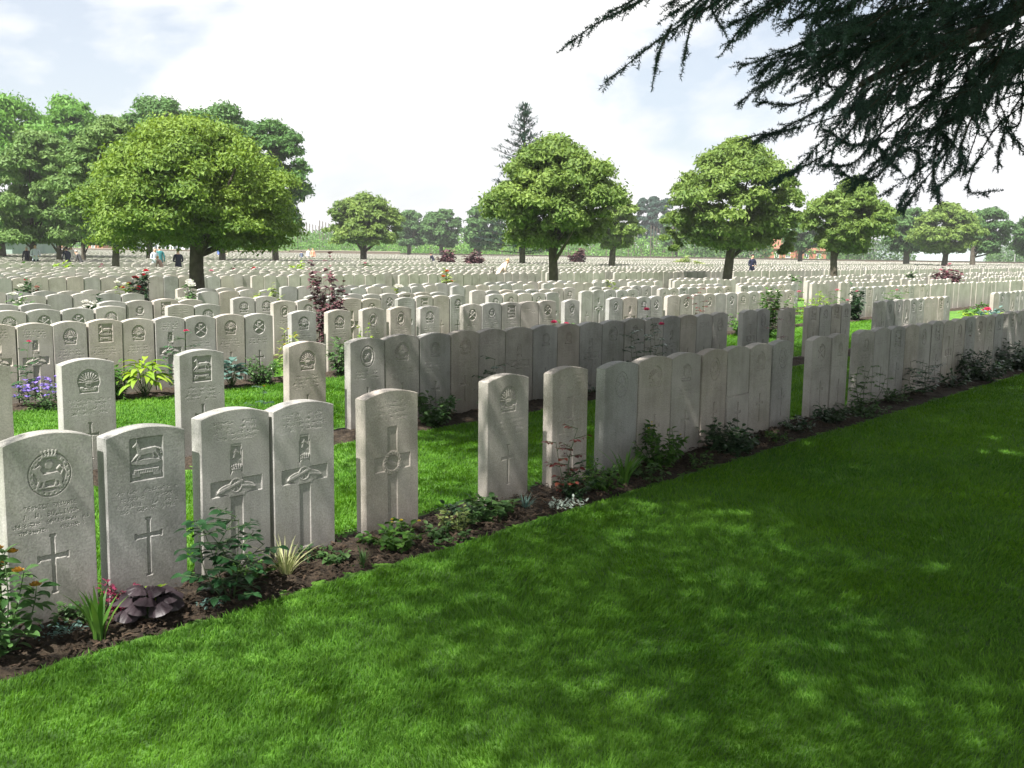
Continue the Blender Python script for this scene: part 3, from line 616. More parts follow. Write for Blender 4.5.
def rose(name, base, h, w, label, key='rose', nst=4, nl=9, bloom=None, fpos=None, fsize=.035, group='rose bushes in the flower beds', L=.055, cat='rose bush'):
    """rose: arching stems, compound leaves of five to seven leaflets"""
    e = empty(name, base, label, cat, group); paths = []; pos = []; dr = []
    for i in range(nst):
        a = 2*PI*i/nst+RNG.uniform(-.6, .6); rr_ = w/2*RNG.uniform(.3, 1); hh = h*RNG.uniform(.6, 1) if i else h
        if i == 0: rr_ *= .3
        p = stem_path((math.cos(a)*.015, math.sin(a)*.015, -.02), (math.cos(a)*rr_, math.sin(a)*rr_, hh), w*.1, 8); paths.append(p)
        for j in range(nl):
            t = .18+.8*j/(nl-1); k = t*(len(p)-1); i0 = int(min(k, len(p)-2)); q = p[i0]+(p[i0+1]-p[i0])*(k-i0)
            b_ = j*2.4+i; d = np.array([math.cos(b_), math.sin(b_), .25]); sd = np.array([-math.sin(b_), math.cos(b_), 0]); Lr = L*1.9
            for u in (.45, .75):
                for s in (-1, 1): pos.append(q+d*Lr*u+[0, 0, -.01*u]); dr.append(d*.5+sd*s)
            pos.append(q+d*Lr); dr.append(d-[0, 0, .35]); paths.append(np.array([q, q+d*Lr*.5, q+d*Lr]))
    stems_obj(e, paths[:], .0028, M_STEM)
    leaves_obj('leaves', e, lm(key), leaf_geo(L, L*.62, 3, .4, .2), pos, dr, RNG.uniform(.75, 1.15, len(pos)), RNG.uniform(-.4, .4, len(pos)))
    if bloom:
        for q in (fpos or [paths[0][-1]]): flower(e, np.array(q, float), fsize, fm(bloom), petals=18)
    return e
# ---------------------------------------------------------------- plants by the near rows
Z0 = .015
bush('sedum', (1.37, -.19, Z0), .36, .50, 'sedum', 'upright fleshy leaved sedum with ochre flower heads, beside the lion badge headstone', nst=10, nl=22, L=.07, W=.034, flowers='ochre', fcount=10, fsize=.028)
mat_plant('stonecrop', (1.60, -.20, Z0+.01), .20, 90, .022, 'teal', 'low blue grey stonecrop mat on the soil before the lion badge headstone')
strap_plant('iris', (1.70, -.33, 0), .34, 16, .022, 'strap', 'clump of broad upright iris blades, before the gap after the lion badge headstone', .55)
broad_plant('heuchera', (1.95, -.26, Z0), 20, .095, .08, .14, 'heuch', 'dark purple heuchera with broad lobed leaves below the horse badge headstone', lobed=True, up=.45)
bush('bugle', (1.90, -.10, Z0), .16, .17, 'redbit', 'crimson leaved tufted plant close against the horse badge headstone', nst=7, nl=22, L=.03, W=.014, spread=1)
bush('feverfew', (2.03, -.16, Z0), .15, .11, 'lime', 'small bright lime green plant behind the purple heuchera', nst=7, nl=14, L=.04, W=.022)
rose('rose_bush', (2.31, -.31, Z0), .38, .36, 'dark glossy leaved rose without blooms before the third headstone of the front row', nst=7, nl=7, L=.056)
mat_plant('stonecrop', (2.18, -.36, Z0+.01), .14, 50, .02, 'teal', 'tiny blue grey stonecrop patch at the lawn edge beside the nearest dark rose')
strap_plant('striped_grass', (2.66, -.22, 0), .22, 60, .007, 'stripe', 'tuft of thin cream and green striped grass in the front bed', .9)
bush('rose_sapling', (2.84, -.12, Z0), .12, .12, 'dark', 'little dark leaved seedling beside the tuft of striped grass', nst=4, nl=8, L=.035, W=.02)
strap_plant('pink_grass', (3.02, -.36, 0), .14, 26, .006, 'mid', 'small dark green grassy tuft at the foot of the lone cross headstone', .5)
bush('primrose', (3.34, -.22, Z0), .30, .13, 'green', 'spreading bright green primula with yellow spikes under the lone cross headstone', nst=14, nl=12, L=.055, W=.034, spread=1.1, flowers='yellow', fcount=4, fsize=.014)
bush('lungwort', (4.08, -.20, Z0), .36, .12, 'mid', 'low mid green spreading plant at the foot of the lone sunburst headstone', nst=16, nl=12, L=.06, W=.04)
bush('cranesbill', (3.78, -.25, Z0), .26, .14, 'pale', 'yellow green low clump just before the lone sunburst headstone', nst=9, nl=12, L=.035, W=.024)
strap_plant('blue_grass', (4.38, -.24, 0), .15, 50, .005, 'teal', 'tuft of fine blue grey grass between two lone headstones', .9)
mat_plant('stonecrop', (4.58, -.40, Z0+.01), .30, 130, .028, 'silver', 'pale silver mat of low leaves at the lawn edge near the red leaved rose')
rose('rose_bush', (4.76, -.30, Z0), .46, .26, 'rose with dark red young leaves before the second ring badge headstone', key='roser', nst=3, nl=7, L=.042)
bush('rose_bush', (4.82, -.28, Z0), .30, .24, 'dark', 'low dark green rose growth below the red leaved rose', cat='rose bush', group='rose bushes in the flower beds', nst=10, nl=18, L=.045, W=.028)
bush('wallflower', (5.12, -.27, Z0), .36, .22, 'green', 'rounded fresh green bushy plant between red leaved rose and iris', nst=14, nl=24, L=.045, W=.018)
strap_plant('iris', (5.33, -.30, 0), .32, 26, .018, 'strap', 'fan of narrow iris blades beside the rounded green bushy plant', .7)
bush('spurge', (5.95, -.16, Z0), .42, .36, 'green', 'upright leafy green bush with yellow tips before the long run of headstones', nst=16, nl=26, L=.055, W=.026, flowers='yellow', fcount=6, fsize=.012)
bush('campion', (6.22, -.33, Z0), .26, .10, 'green', 'low green plant at the lawn edge beyond the yellow tipped bush', nst=8, nl=12, L=.04, W=.02)
bush('holly_bush', (6.78, -.26, Z0), .50, .28, 'dark', 'wide very dark leaved bush below the headstone with paler lower half', cat='bush', nst=18, nl=22, L=.055, W=.036)
bush('campion', (7.55, -.28, Z0), .3, .10, 'green', 'low green weed in front of the eighth stone of the long run', nst=8, nl=12, L=.04, W=.02)
bush('lavender', (8.75, -.2, Z0), .5, .17, 'dark', 'low dark spreading plant below the pair of headstones', nst=14, nl=18, L=.05, W=.03)
rose('rose_bush', (9.75, -.15, Z0), .45, .4, 'slender green rose before the gap after the pair of headstones', key='green', nst=5, nl=8, L=.045)
bush('lavender', (9.45, -.25, Z0), .6, .16, 'mid', 'low green plant around the foot of the slender rose', nst=14, nl=18, L=.05, W=.03)
rose('rose_bush', (11.3, -.2, Z0), .36, .4, 'dark rose half way along the shaded run of twelve headstones', nst=5, nl=7, L=.06)
bush('holly_bush', (13.3, -.2, Z0), .9, .42, 'dark', 'large dark bush towards the end of the shaded run of twelve headstones', cat='bush', nst=22, nl=24, L=.07, W=.04)
bush('holly_bush', (15.1, -.2, Z0), 1.0, .45, 'dark', 'large dark bush in front of the last gap of the front row', cat='bush', nst=22, nl=24, L=.08, W=.05)
bush('holly_bush', (16.3, -.25, Z0), .8, .36, 'mid', 'green bush beyond the last gap of the front row', cat='bush', nst=18, nl=24, L=.08, W=.05)
for (x_, y_, w_, h_, k_, lb) in ((1.72, -.08, .22, .08, 'mid', 'low green cover between the first two front headstones'), (2.52, -.12, .3, .09, 'green', 'low fresh green plant at the foot of the third front headstone'), (2.95, -.2, .2, .07, 'mid', 'small low green plant in the soil before the fourth front headstone'),
  (3.62, -.3, .3, .07, 'mid', 'thin low green creeper on the soil past the lone cross headstone'), (4.0, -.05, .24, .08, 'dark', 'small dark green plant in the gap before the lone sunburst headstone'), (5.6, -.3, .34, .10, 'mid', 'low leafy plant between the iris fan and the yellow tipped bush'), (7.1, -.15, .3, .12, 'mid', 'low green plant beside the wide very dark leaved bush'), (8.1, -.2, .4, .12, 'dark', 'low dark plant below the last stone of the long run'), (10.5, -.2, .6, .2, 'mid', 'low green plant early along the shaded run of twelve'), (12.3, -.2, .6, .22, 'dark', 'low dark plant midway along the shaded run of twelve')):
    bush('cranesbill', (x_, y_, Z0), w_, h_, k_, lb, nst=10, nl=10, L=.035+.002*x_, W=.022+.001*x_)
# second row bed
bush('cranesbill', (6.02, 2.28, Z0), .55, .30, 'mid', 'loose green leafy bush in front of the second row under two headstones', nst=14, nl=22, L=.06, W=.04)
bush('primrose', (5.62, 2.22, Z0), .2, .09, 'silver', 'small pale leaved plant at the left foot of the loose green bush', nst=7, nl=9, L=.05, W=.03, flowers='yellow', fcount=2, fsize=.012)
rose('rose_bush', (6.88, 2.34, Z0), .52, .3, 'dark single stemmed rose with a bud in front of the second row', nst=3, nl=7, L=.06)
bush('holly_bush', (8.1, 2.3, Z0), .5, .3, 'dark', 'dark bush in the second row seen between two lone front headstones', cat='bush', nst=12, nl=20, L=.06, W=.035)
bx0, by0 = 9.42, 2.28
rose('rose_bush', (bx0, by0, Z0), .80, .5, 'dark rose with two pink blooms in front of the second row', nst=5, nl=10, L=.055, bloom='pink', fpos=[(-.03, 0, .90), (.26, -.02, .72)], fsize=.05)
rose('rose_bush', (12.6, 2.25, Z0), .95, .2, 'tall thin rose with red young leaves against the second row', key='roser', nst=2, nl=7, L=.06)
for x_, lab in ((4.35, 'dark leaved rose with a round bud on the grass before the third row'),):
    rose('rose_bush', (4.98, 3.35, 0.), .34, .22, lab, nst=2, nl=5, L=.055, bloom='ochre', fsize=.014)
rose('rose_bush', (13.6, .12, Z0), .82, .2, 'red tipped shoot rising behind the shaded run of twelve', key='roser', nst=2, nl=6, L=.055)
# third row bed
def heads(parent, n, w, h, size, mat, z0=.5):
    a = RNG.uniform(0, 2*PI, n); r = w/2*np.sqrt(RNG.uniform(0, 1, n)); k = 4
    pos = np.repeat(np.stack([np.cos(a)*r, np.sin(a)*r, h*(z0+(1-z0)*RNG.uniform(0, 1, n))*(1-.4*(r/(w/2))**2)], -1), k, 0); b_ = RNG.uniform(0, 2*PI, n*k); dr = np.stack([np.cos(b_), np.sin(b_), RNG.uniform(.1, .9, n*k)], -1)
    fo = leaves_obj('flowers', parent, mat, leaf_geo(size, size*.8, 1, .1), pos, dr, RNG.uniform(.7, 1.2, n*k)); fo['kind'] = 'stuff'
e = bush('bellflower', (3.98, 5.42, Z0), .62, .30, 'mid', 'mound of violet bellflowers by the third row beside a red budded rose', nst=16, nl=20, L=.04, W=.02); heads(e, 90, .62, .32, .035, fm('violet'))
e = bush('bellflower', (4.42, 5.52, Z0), .4, .40, 'mid', 'smaller taller mound of violet bellflowers close against the third row', nst=12, nl=20, L=.04, W=.02); heads(e, 50, .4, .42, .035, fm('violet'))
rose('rose_bush', (3.88, 5.60, Z0), .62, .26, 'slim rose with one red bud beside the violet bellflowers', nst=3, nl=8, L=.05, bloom='pink', fsize=.03)
broad_plant('hosta', (4.98, 5.45, Z0), 60, .20, .062, .36, 'lime', 'lush lime green plant with long drooping leaves before the third row', droop=.8)
bush('lungwort', (4.72, 5.6, Z0), .3, .42, 'green', 'upright green shoots behind the lime green drooping plant', nst=9, nl=14, L=.12, W=.035)
rose('rose_bush', (5.48, 5.55, Z0), .64, .3, 'dark rose with one pink bloom between lime plant and blue hosta', nst=4, nl=8, L=.06, bloom='pink', fsize=.04)
broad_plant('hosta', (6.02, 5.48, Z0), 52, .13, .085, .28, 'teal', 'blue green hosta with broad round leaves before the third row', droop=.5)
bush('shrub', (6.45, 5.55, Z0), .55, .34, 'mid', 'olive green shrub beside the blue green hosta', cat='shrub', nst=18, nl=26, L=.05, W=.028)
bush('loosestrife', (6.93, 5.65, Z0), .3, .64, 'pale', 'tall yellow green loosestrife in the gap of the third row', nst=9, nl=26, L=.08, W=.028, flowers='yellow', fcount=6, fsize=.022)
bush('shrub', (7.62, 5.5, Z0), .5, .5, 'mid', 'green leafy shrub between the first and second lone third row headstones', cat='shrub', nst=14, nl=24, L=.10, W=.03)
bush('spurge', (8.1, 5.65, Z0), .3, .62, 'lime', 'lime green shoots behind the gap of the lone third row headstones', nst=7, nl=16, L=.07, W=.03)
bush('shrub', (14.3, 5.5, Z0), .5, .5, 'mid', 'dark green shrub in the third row seen past the second row', cat='shrub', nst=12, nl=22, L=.07, W=.04)
rose('rose_bush', (15.0, 4.95, Z0), .95, .35, 'tall rose with reddish leaves before the sunlit third row', key='roser', nst=3, nl=8, L=.06)
bush('shrub', (17.2, 5.3, Z0), .7, .50, 'green', 'bright green shrub before the third row left of the single second row headstone', cat='shrub', nst=16, nl=26, L=.08, W=.045)
bush('laurel_bush', (17.0, 4.6, 0.), .62, 1.02, 'green', 'tall fresh green bush standing behind the single second row headstone', cat='bush', nst=16, nl=40, L=.09, W=.05)
bush('shrub', (20.9, 5.5, Z0), .8, .8, 'lime', 'sunlit lime green shrub between pink roses in the third row gap', cat='shrub', nst=18, nl=34, L=.08, W=.04)
for x_, k_ in ((20.1, 'pink rose left of the sunlit lime shrub'), (22.0, 'pink rose right of the sunlit lime shrub')): 
    rose('rose_bush', (x_, 5.5, Z0), .75, .4, k_, key='green', nst=4, nl=8, L=.06, bloom='rosepink', fsize=.07)
rose('rose_bush', (25.2, 5.3, Z0), .7, .5, 'green rose with pink bloom at the start of the long third row run', key='green', nst=6, nl=9, L=.08, bloom='rosepink', fsize=.06)
bush('shrub', (22.0, 2.3, Z0), .9, .5, 'lime', 'yellow green plant in the wide gap of the second row', cat='shrub', nst=16, nl=26, L=.14, W=.05)
bush('shrub', (22.7, 2.35, Z0), .8, .55, 'teal', 'blue green plant with pink blooms in the wide gap of the second row', cat='shrub', nst=16, nl=26, L=.12, W=.06, flowers='pink', fcount=3, fsize=.12)
bush('shrub', (24.0, 2.9, Z0), .8, .55, 'green', 'fresh green plant before the last second row group', cat='shrub', nst=16, nl=26, L=.12, W=.05)
# tall purple shrub behind the third row and flowers among the further rows
def spot(px, py_top, D, name, w, h, key, label, fl=None, fc=4, fs=.06, cat='shrub', L=.1, nst=8, nl=18, W=None):
    b_ = gnd(px, D); return bush(name, (b_[0], b_[1], 0), w, h, key, label, cat=cat, nst=nst, nl=nl, L=L, W=W or L*.55, flowers=fl, fcount=fc, fsize=fs, group='shrubs and roses among the further rows')
spot(328, 262, 13.2, 'purple_shrub', .64, 1.66, 'purple', 'tall loose purple leaved shrub rising above the rows behind the third row', L=.085, nst=15, nl=36, W=.07)
MID = [(23, 13.5, .4, 1.15, 'mid', 'white', 'white rose near the left end of the fourth row', 6, .07), (92, 14.6, .4, 1.0, 'dark', 'white', 'low white rose heads over the fifth row', 9, .09), (125, 17, .5, 1.0, 'pale', 'white', 'loose pale rose with small white blooms left of the dome tree trunk', 8, .07),
 (191, 16.8, .4, 1.0, 'mid', 'white', 'bushy white rose in front of the dome tree trunk', 16, .09), (268, 17.5, .6, 1.0, 'pale', None, 'feathery pale green bush left of the tall purple shrub', 0, .1), (132, 21.5, .4, .98, 'dark', 'red', 'red rose left of the dome tree', 6, .09), (144, 24, .4, 1.05, 'dark', 'red', 'second red rose beside the red rose near the dome tree', 6, .09),
 (30, 20, .5, .9, 'dark', 'red', 'low red rose above the far left rows', 4, .06), (402, 18., .5, .95, 'pale', 'white', 'white rose right of the tall purple shrub', 14, .1), (447, 24, .3, 1.2, 'pale', 'orange', 'slender rose with orange red blooms mid field', 5, .08), (560, 14.6, .5, .62, 'mid', 'pink', 'low rose with crimson blooms by the single third row headstone', 6, .07), (590, 15., .6, .5, 'teal', 'violet', 'blue grey plant with violet flowers behind the third row gap', 9, .05),
 (430, 14.2, .4, .55, 'green', None, 'bright green plant in the gap of lone third row headstones', 0, .1), (945, 37, 1.1, 1.35, 'purple', 'rosepink', 'round purple bush standing out among the far right rows', 8, .1), (853, 24, .5, .95, 'dark', 'rosepink', 'thin rose at the near end of the long third row run', 3, .07),
 (65, 36, .9, 1.0, 'lime', None, 'yellow green rounded bush by the visitors on the left', 0, .1), (100, 36, .8, .95, 'purple', None, 'purple bush by the thick trunk on the left', 0, .1), (18, 40, .9, .9, 'green', None, 'green bush at the far left among the rows', 0, .1), (10, 31, .8, .8, 'green', None, 'small green bush at the left edge of the field', 0, .1),
 (299, 38, .7, 1.1, 'lime', None, 'bright lime bush behind the tall purple shrub', 0, .1), (447, 66, 1.1, 1.9, 'purple', None, 'rounded dark purple bush in the middle distance', 0, .1), (474, 60, 1.2, 1.7, 'purple', None, 'wide purple bush right of the rounded dark purple bush', 0, .1), (578, 80, 1.4, 2.1, 'purple', None, 'purple bush beyond the middle tree', 0, .1),
 (257, 36, .4, 1.0, 'dark', 'red', 'red rose under the right edge of the dome tree', 5, .09), (236, 36, .4, .95, 'dark', 'rosepink', 'pink rose under the dome tree crown', 5, .09), (217, 30, .4, .95, 'dark', 'rosepink', 'pink rose right of the dome tree trunk', 5, .09), (370, 50, .6, 1., 'mid', 'rosepink', 'pale pink rose in the middle distance', 5, .12),
 (610, 26, .4, 1.0, 'pale', 'white', 'white flecked rose right of the middle tree', 6, .08), (790, 34, .5, 1.0, 'mid', 'white', 'white rose low in the right rows', 6, .1), (910, 42, .5, 1.1, 'mid', 'white', 'white rose left of the round purple bush', 6, .12), (700, 80, 1.2, 1.1, 'pale', 'yellow', 'yellow bush near the boundary wall', 6, .1), (682, 90, 2., 1.3, 'pale', None, 'olive bush near the boundary wall', 0, .1)]
for px, D, w, h, key, fl, lab, fc, fs in MID:
    spot(px, 0, D, 'rose_bush' if fl in ('white', 'red', 'orange', 'pink', 'rosepink') else 'flowering_shrub', w, h, key, lab, fl, fc, fs, cat='rose bush' if fl in ('white', 'red', 'orange', 'pink', 'rosepink') else 'shrub', L=.06+.0036*D, nst=10 if w < 1 else 20, nl=22 if w < 1 else 40)
# ---------------------------------------------------------------- trees
def crown_points(n, cx, cz0, cz1, rw, shape, lobes, ry=None, seed=0):
    """leaf positions in a clumped crown: lobes spread over an envelope"""
    R_ = np.random.default_rng(seed); ry = ry or rw; H = cz1-cz0
    L = []
    k = 0
    lobes = int(lobes*2.6)
    while len(L) < lobes and k < lobes*30:
        k += 1; t = R_.uniform(0, 1); a = R_.uniform(0, 2*PI)
        if shape == 'dome': prof = math.sqrt(max(0, 1-((t-.18)/.82)**2)) if t > .18 else .75+.25*math.sqrt(t/.18)
        elif shape == 'egg': prof = (math.sin(min(1, (t+.12)/.52)*PI/2) if t < .4 else math.cos((t-.4)/.6*PI/2)**.72)
        elif shape == 'cone': prof = (1-t)**.8
        elif shape == 'poplar': prof = math.sin(min(1, (t+.2)*1.3)*PI/2)*(1-t**5)**.5
        else: prof = math.sin((t*.9+.08)*PI)**.5
        prof *= .86+.28*vnoise(a*1.3+seed, t*3.+seed, seed)
        inner = R_.uniform(0, 1)**.42
        L.append((math.cos(a)*prof*rw*inner*.93, math.sin(a)*prof*ry*inner*.93, cz0+t*H, inner))
    L = np.array(L); lr = R_.uniform(.10, .20, len(L))*min(rw*1.1, H)*.95
    lr *= {'round': 1.4, 'poplar': 2.2}.get(shape, 1.)
    w_ = lr**2; idx = R_.choice(len(L), n, p=w_/w_.sum())
    d = R_.normal(0, 1, (n, 3)); d /= np.linalg.norm(d, axis=1)[:, None]; d[:, 2] = np.abs(d[:, 2])*.9-.3*R_.uniform(0, 1, n)*2
    r = np.abs(R_.normal(.82, .26, n))
    P = L[idx, :3]+d*(r*lr[idx])[:, None]*[1, 1, .8]
    P[:, 0] += cx
    return P, d, L, lr
def tree(name, label, px, D, cpx0, cpx1, ytop, ybot, mat, shape='egg', n=22000, leaf=.11, tr=.2, cat='tree', group=None, lobes=70, seed=1, lean=0, bark=None, trunk_top=None, extra=None, limbs=7):
    b = gnd(px, D); e = empty(name, (b[0], b[1], 0), label, cat, group)
    s = D/FPX; rw = (cpx1-cpx0)/2*s; off = ((cpx0+cpx1)/2-px)*s
    z1 = topz(px, ytop, D); z0 = topz(px, ybot, D)
    n = int(n*2.4); leaf *= .82
    P, d, L, lr = crown_points(n, 0, z0+.05*(z1-z0), z1-.07*(z1-z0), rw, shape, lobes, seed=seed)
    Rt = np.array([CR[0], CR[1]])/np.hypot(CR[0], CR[1])
    P[:, :2] += Rt*off; Lc = L.copy(); Lc[:, :2] += Rt*off
    if extra:
        for (ex0, ex1, ey0, ey1, frac, dback) in extra:
            n2 = int(n*frac); P2, d2, L2, _ = crown_points(n2, 0, topz(px, ey1, D), topz(px, ey0, D), (ex1-ex0)/2*s, 'egg', max(8, int(lobes*frac)), seed=seed+5)
            P2[:, :2] += Rt*(((ex0+ex1)/2-px)*s)+np.array([CF[0], CF[1]])*dback; P = np.concatenate([P, P2]); d = np.concatenate([d, d2]); L2 = L2.copy(); L2[:, :2] += Rt*(((ex0+ex1)/2-px)*s)+np.array([CF[0], CF[1]])*dback; Lc = np.concatenate([Lc, L2])
    n = len(P); R_ = np.random.default_rng(seed+50)
    nn = d+R_.normal(0, .55, (n, 3))+[0, 0, .35]; nn /= np.linalg.norm(nn, axis=1)[:, None]
    u = np.cross(nn, R_.normal(0, 1, (n, 3))); u /= np.linalg.norm(u, axis=1)[:, None]; v = np.cross(nn, u)
    sz = leaf*R_.uniform(.55, 1.25, n)[:, None]
    V = np.stack([P-u*sz, P-v*sz*.42+nn*sz*.1, P+u*sz, P+v*sz*.42+nn*sz*.1], 1).reshape(-1, 3)
    F = np.arange(n*4).reshape(-1, 4)
    link('crown', npmesh('crown', V, F, [mat], attrs={'rnd': np.repeat(np.clip(.5*R_.uniform(0, 1, n)+.5*fbm(P[:, 0]*.9/s/30+seed, P[:, 2]*.9/s/30+P[:, 1]/s/30, seed, 2), 0, 1), 4)}), e)
    mb = MB(); tt = z0+.25*(z1-z0); R0 = tr
    ts = np.linspace(0, 1, 7); path = np.stack([ts*lean*tt+.03*np.sin(ts*5+seed)*tt*.5, .02*np.cos(ts*4+seed)*tt, ts*tt-.05], -1)
    rad = R0*(1-.35*ts)*np.where(ts < .1, 1.35, 1); mb.tube(path, rad, 10)
    for i in range(limbs):
        j = R_.integers(len(Lc)); q = Lc[j, :3]; st = path[int(R_.integers(3, 7))]; m = (st+q)/2+[0, 0, -.1*(z1-z0)*R_.uniform(0, 1)]
        t = np.linspace(0, 1, 6)[:, None]; mb.tube((1-t)**2*st+2*t*(1-t)*m+t**2*q, np.linspace(R0*.42, R0*.08, 6), 6)
    mb.obj('trunk', bark or M_BARK, e, True)
    return e
T_MAPLE = mat_leaf('leaf_maple', (.045, .115, .015), (.26, .37, .055), .55, .3, .8, .3)
T_MAPLE2 = mat_leaf('leaf_maple_green', (.05, .115, .02), (.24, .335, .07), .55, .3, .8, .3)
T_DEEP = mat_leaf('leaf_deep', (.04, .12, .025), (.12, .23, .055), .55, .25, .5, .3)
T_BRIGHT = mat_leaf('leaf_bright', (.06, .18, .025), (.19, .37, .06), .55, .3, .4, .3)
T_GREY = mat_leaf('leaf_greygreen', (.07, .15, .035), (.19, .29, .08), .6, .25, .5, .3)
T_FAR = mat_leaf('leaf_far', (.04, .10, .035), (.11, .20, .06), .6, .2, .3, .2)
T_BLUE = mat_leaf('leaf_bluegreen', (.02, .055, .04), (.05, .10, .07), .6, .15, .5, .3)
GA = 'round crowned trees along the cross paths'; GB = 'trees around and beyond the cemetery'
tree('maple_tree', 'broad dome crowned tree with yellow green leaves, nearest of all, left of centre', 199, 21.5, 90, 302, 122, 254, T_MAPLE, 'dome', 62000, .062, .19, group=GA, lobes=120, seed=3, limbs=12)
tree('maple_tree', 'lobed yellow green tree in the middle with a dark conifer behind it', 552, 31.5, 478, 626, 137, 251, T_MAPLE2, 'egg', 34000, .10, .17, group=GA, lobes=95, seed=8, limbs=10)
tree('maple_tree', 'tall rounded tree right of centre with the navy clad man beside its trunk', 727, 41, 660, 800, 139, 252, T_MAPLE2, 'egg', 32000, .125, .22, group=GA, lobes=90, seed=12, lean=.05, limbs=9, extra=[(768, 806, 172, 252, .2, .6), (656, 690, 196, 250, .12, -.3)])
tree('maple_tree', 'rounded darker green tree fourth along the path, under the hanging cedar tips', 832, 48.5, 803, 894, 178, 254, T_MAPLE2, 'egg', 22000, .14, .2, group=GA, lobes=70, seed=21, limbs=8)
tree('maple_tree', 'small rounded tree before the pale grey warehouse on the right', 944, 98, 908, 978, 202, 254, T_MAPLE2, 'egg', 13000, .26, .34, group=GB, lobes=55, seed=31)
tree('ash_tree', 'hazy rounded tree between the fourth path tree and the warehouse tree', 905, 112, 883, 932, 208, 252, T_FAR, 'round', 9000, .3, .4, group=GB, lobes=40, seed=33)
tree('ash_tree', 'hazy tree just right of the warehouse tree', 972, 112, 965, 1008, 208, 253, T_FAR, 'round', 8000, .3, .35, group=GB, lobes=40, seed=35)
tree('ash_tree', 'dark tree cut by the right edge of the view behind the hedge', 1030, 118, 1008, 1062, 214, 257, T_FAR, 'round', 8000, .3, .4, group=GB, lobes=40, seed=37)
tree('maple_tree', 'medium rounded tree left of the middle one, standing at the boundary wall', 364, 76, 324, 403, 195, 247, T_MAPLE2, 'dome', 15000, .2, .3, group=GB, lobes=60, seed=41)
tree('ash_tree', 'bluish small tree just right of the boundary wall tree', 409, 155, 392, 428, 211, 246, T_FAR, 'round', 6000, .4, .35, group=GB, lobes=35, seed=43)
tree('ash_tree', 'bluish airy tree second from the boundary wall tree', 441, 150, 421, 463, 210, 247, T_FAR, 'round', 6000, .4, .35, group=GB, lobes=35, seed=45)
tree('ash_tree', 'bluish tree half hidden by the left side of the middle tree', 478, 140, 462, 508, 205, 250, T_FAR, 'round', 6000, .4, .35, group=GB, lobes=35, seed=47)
tree('ash_tree', 'lighter tree half hidden by the right side of the middle tree', 612, 66, 585, 642, 192, 250, T_MAPLE2, 'egg', 11000, .19, .25, group=GB, lobes=50, seed=49)
for k_, (px, w_, yt) in enumerate(((641, 9, 197), (652, 10, 195), (664, 10, 196))):
    tree('poplar_tree', 'dark blue green poplar, %s of the three beyond the hop field' % ORD[k_+1], px, 210, px-w_/2-2, px+w_/2+2, yt, 246, T_BLUE, 'poplar', 7000, .5, .3, group='poplars beyond the hop field', lobes=26, seed=60+k_, limbs=3)
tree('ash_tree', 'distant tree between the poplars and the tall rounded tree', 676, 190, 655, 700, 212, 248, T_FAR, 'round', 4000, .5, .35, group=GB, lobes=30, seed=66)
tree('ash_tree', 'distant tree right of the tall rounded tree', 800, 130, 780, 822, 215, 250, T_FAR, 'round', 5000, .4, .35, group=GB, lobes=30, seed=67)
tree('oak_tree', 'big bright green tree at the far left edge', 2, 62, -70, 66, 93, 246, T_BRIGHT, 'round', 30000, .19, .3, group=GB, lobes=90, seed=71)
tree('oak_tree', 'second big bright green tree behind the left visitors', 62, 70, 34, 118, 94, 240, T_BRIGHT, 'round', 18000, .2, .15, group=GB, lobes=60, seed=72)
tree('lime_tree', 'grey green spreading tree over the visitors at the left', 34, 46, -8, 92, 128, 247, T_GREY, 'dome', 22000, .14, .13, group=GB, lobes=70, seed=73)
tree('willow_tree', 'feathery grey green tree just left behind the dome tree', 117, 38.5, 62, 165, 112, 249, T_GREY, 'egg', 26000, .11, .16, group=GB, lobes=80, seed=74)
tree('beech_tree', 'dark green tree behind the left side of the dome tree', 150, 64, 118, 210, 97, 240, T_DEEP, 'round', 18000, .18, .22, group=GB, lobes=60, seed=75)
tree('beech_tree', 'dark green tree behind the top of the dome tree', 222, 60, 176, 268, 101, 240, T_DEEP, 'round', 16000, .18, .22, group=GB, lobes=55, seed=76)
tree('beech_tree', 'dark green tree behind the right side of the dome tree', 275, 60, 238, 311, 118, 238, T_DEEP, 'round', 16000, .18, .22, group=GB, lobes=60, seed=77)
for k_, (px, D) in enumerate(((60, 52), (84, 52))):
    tree('lime_tree', '%s dark trunk standing behind the visitors at the left' % ('slimmer' if k_ else 'thicker'), px, D, px-26, px+26, 190, 246, T_GREY, 'dome', 6000, .15, .16-.03*k_, group=GB, lobes=30, seed=80+k_)
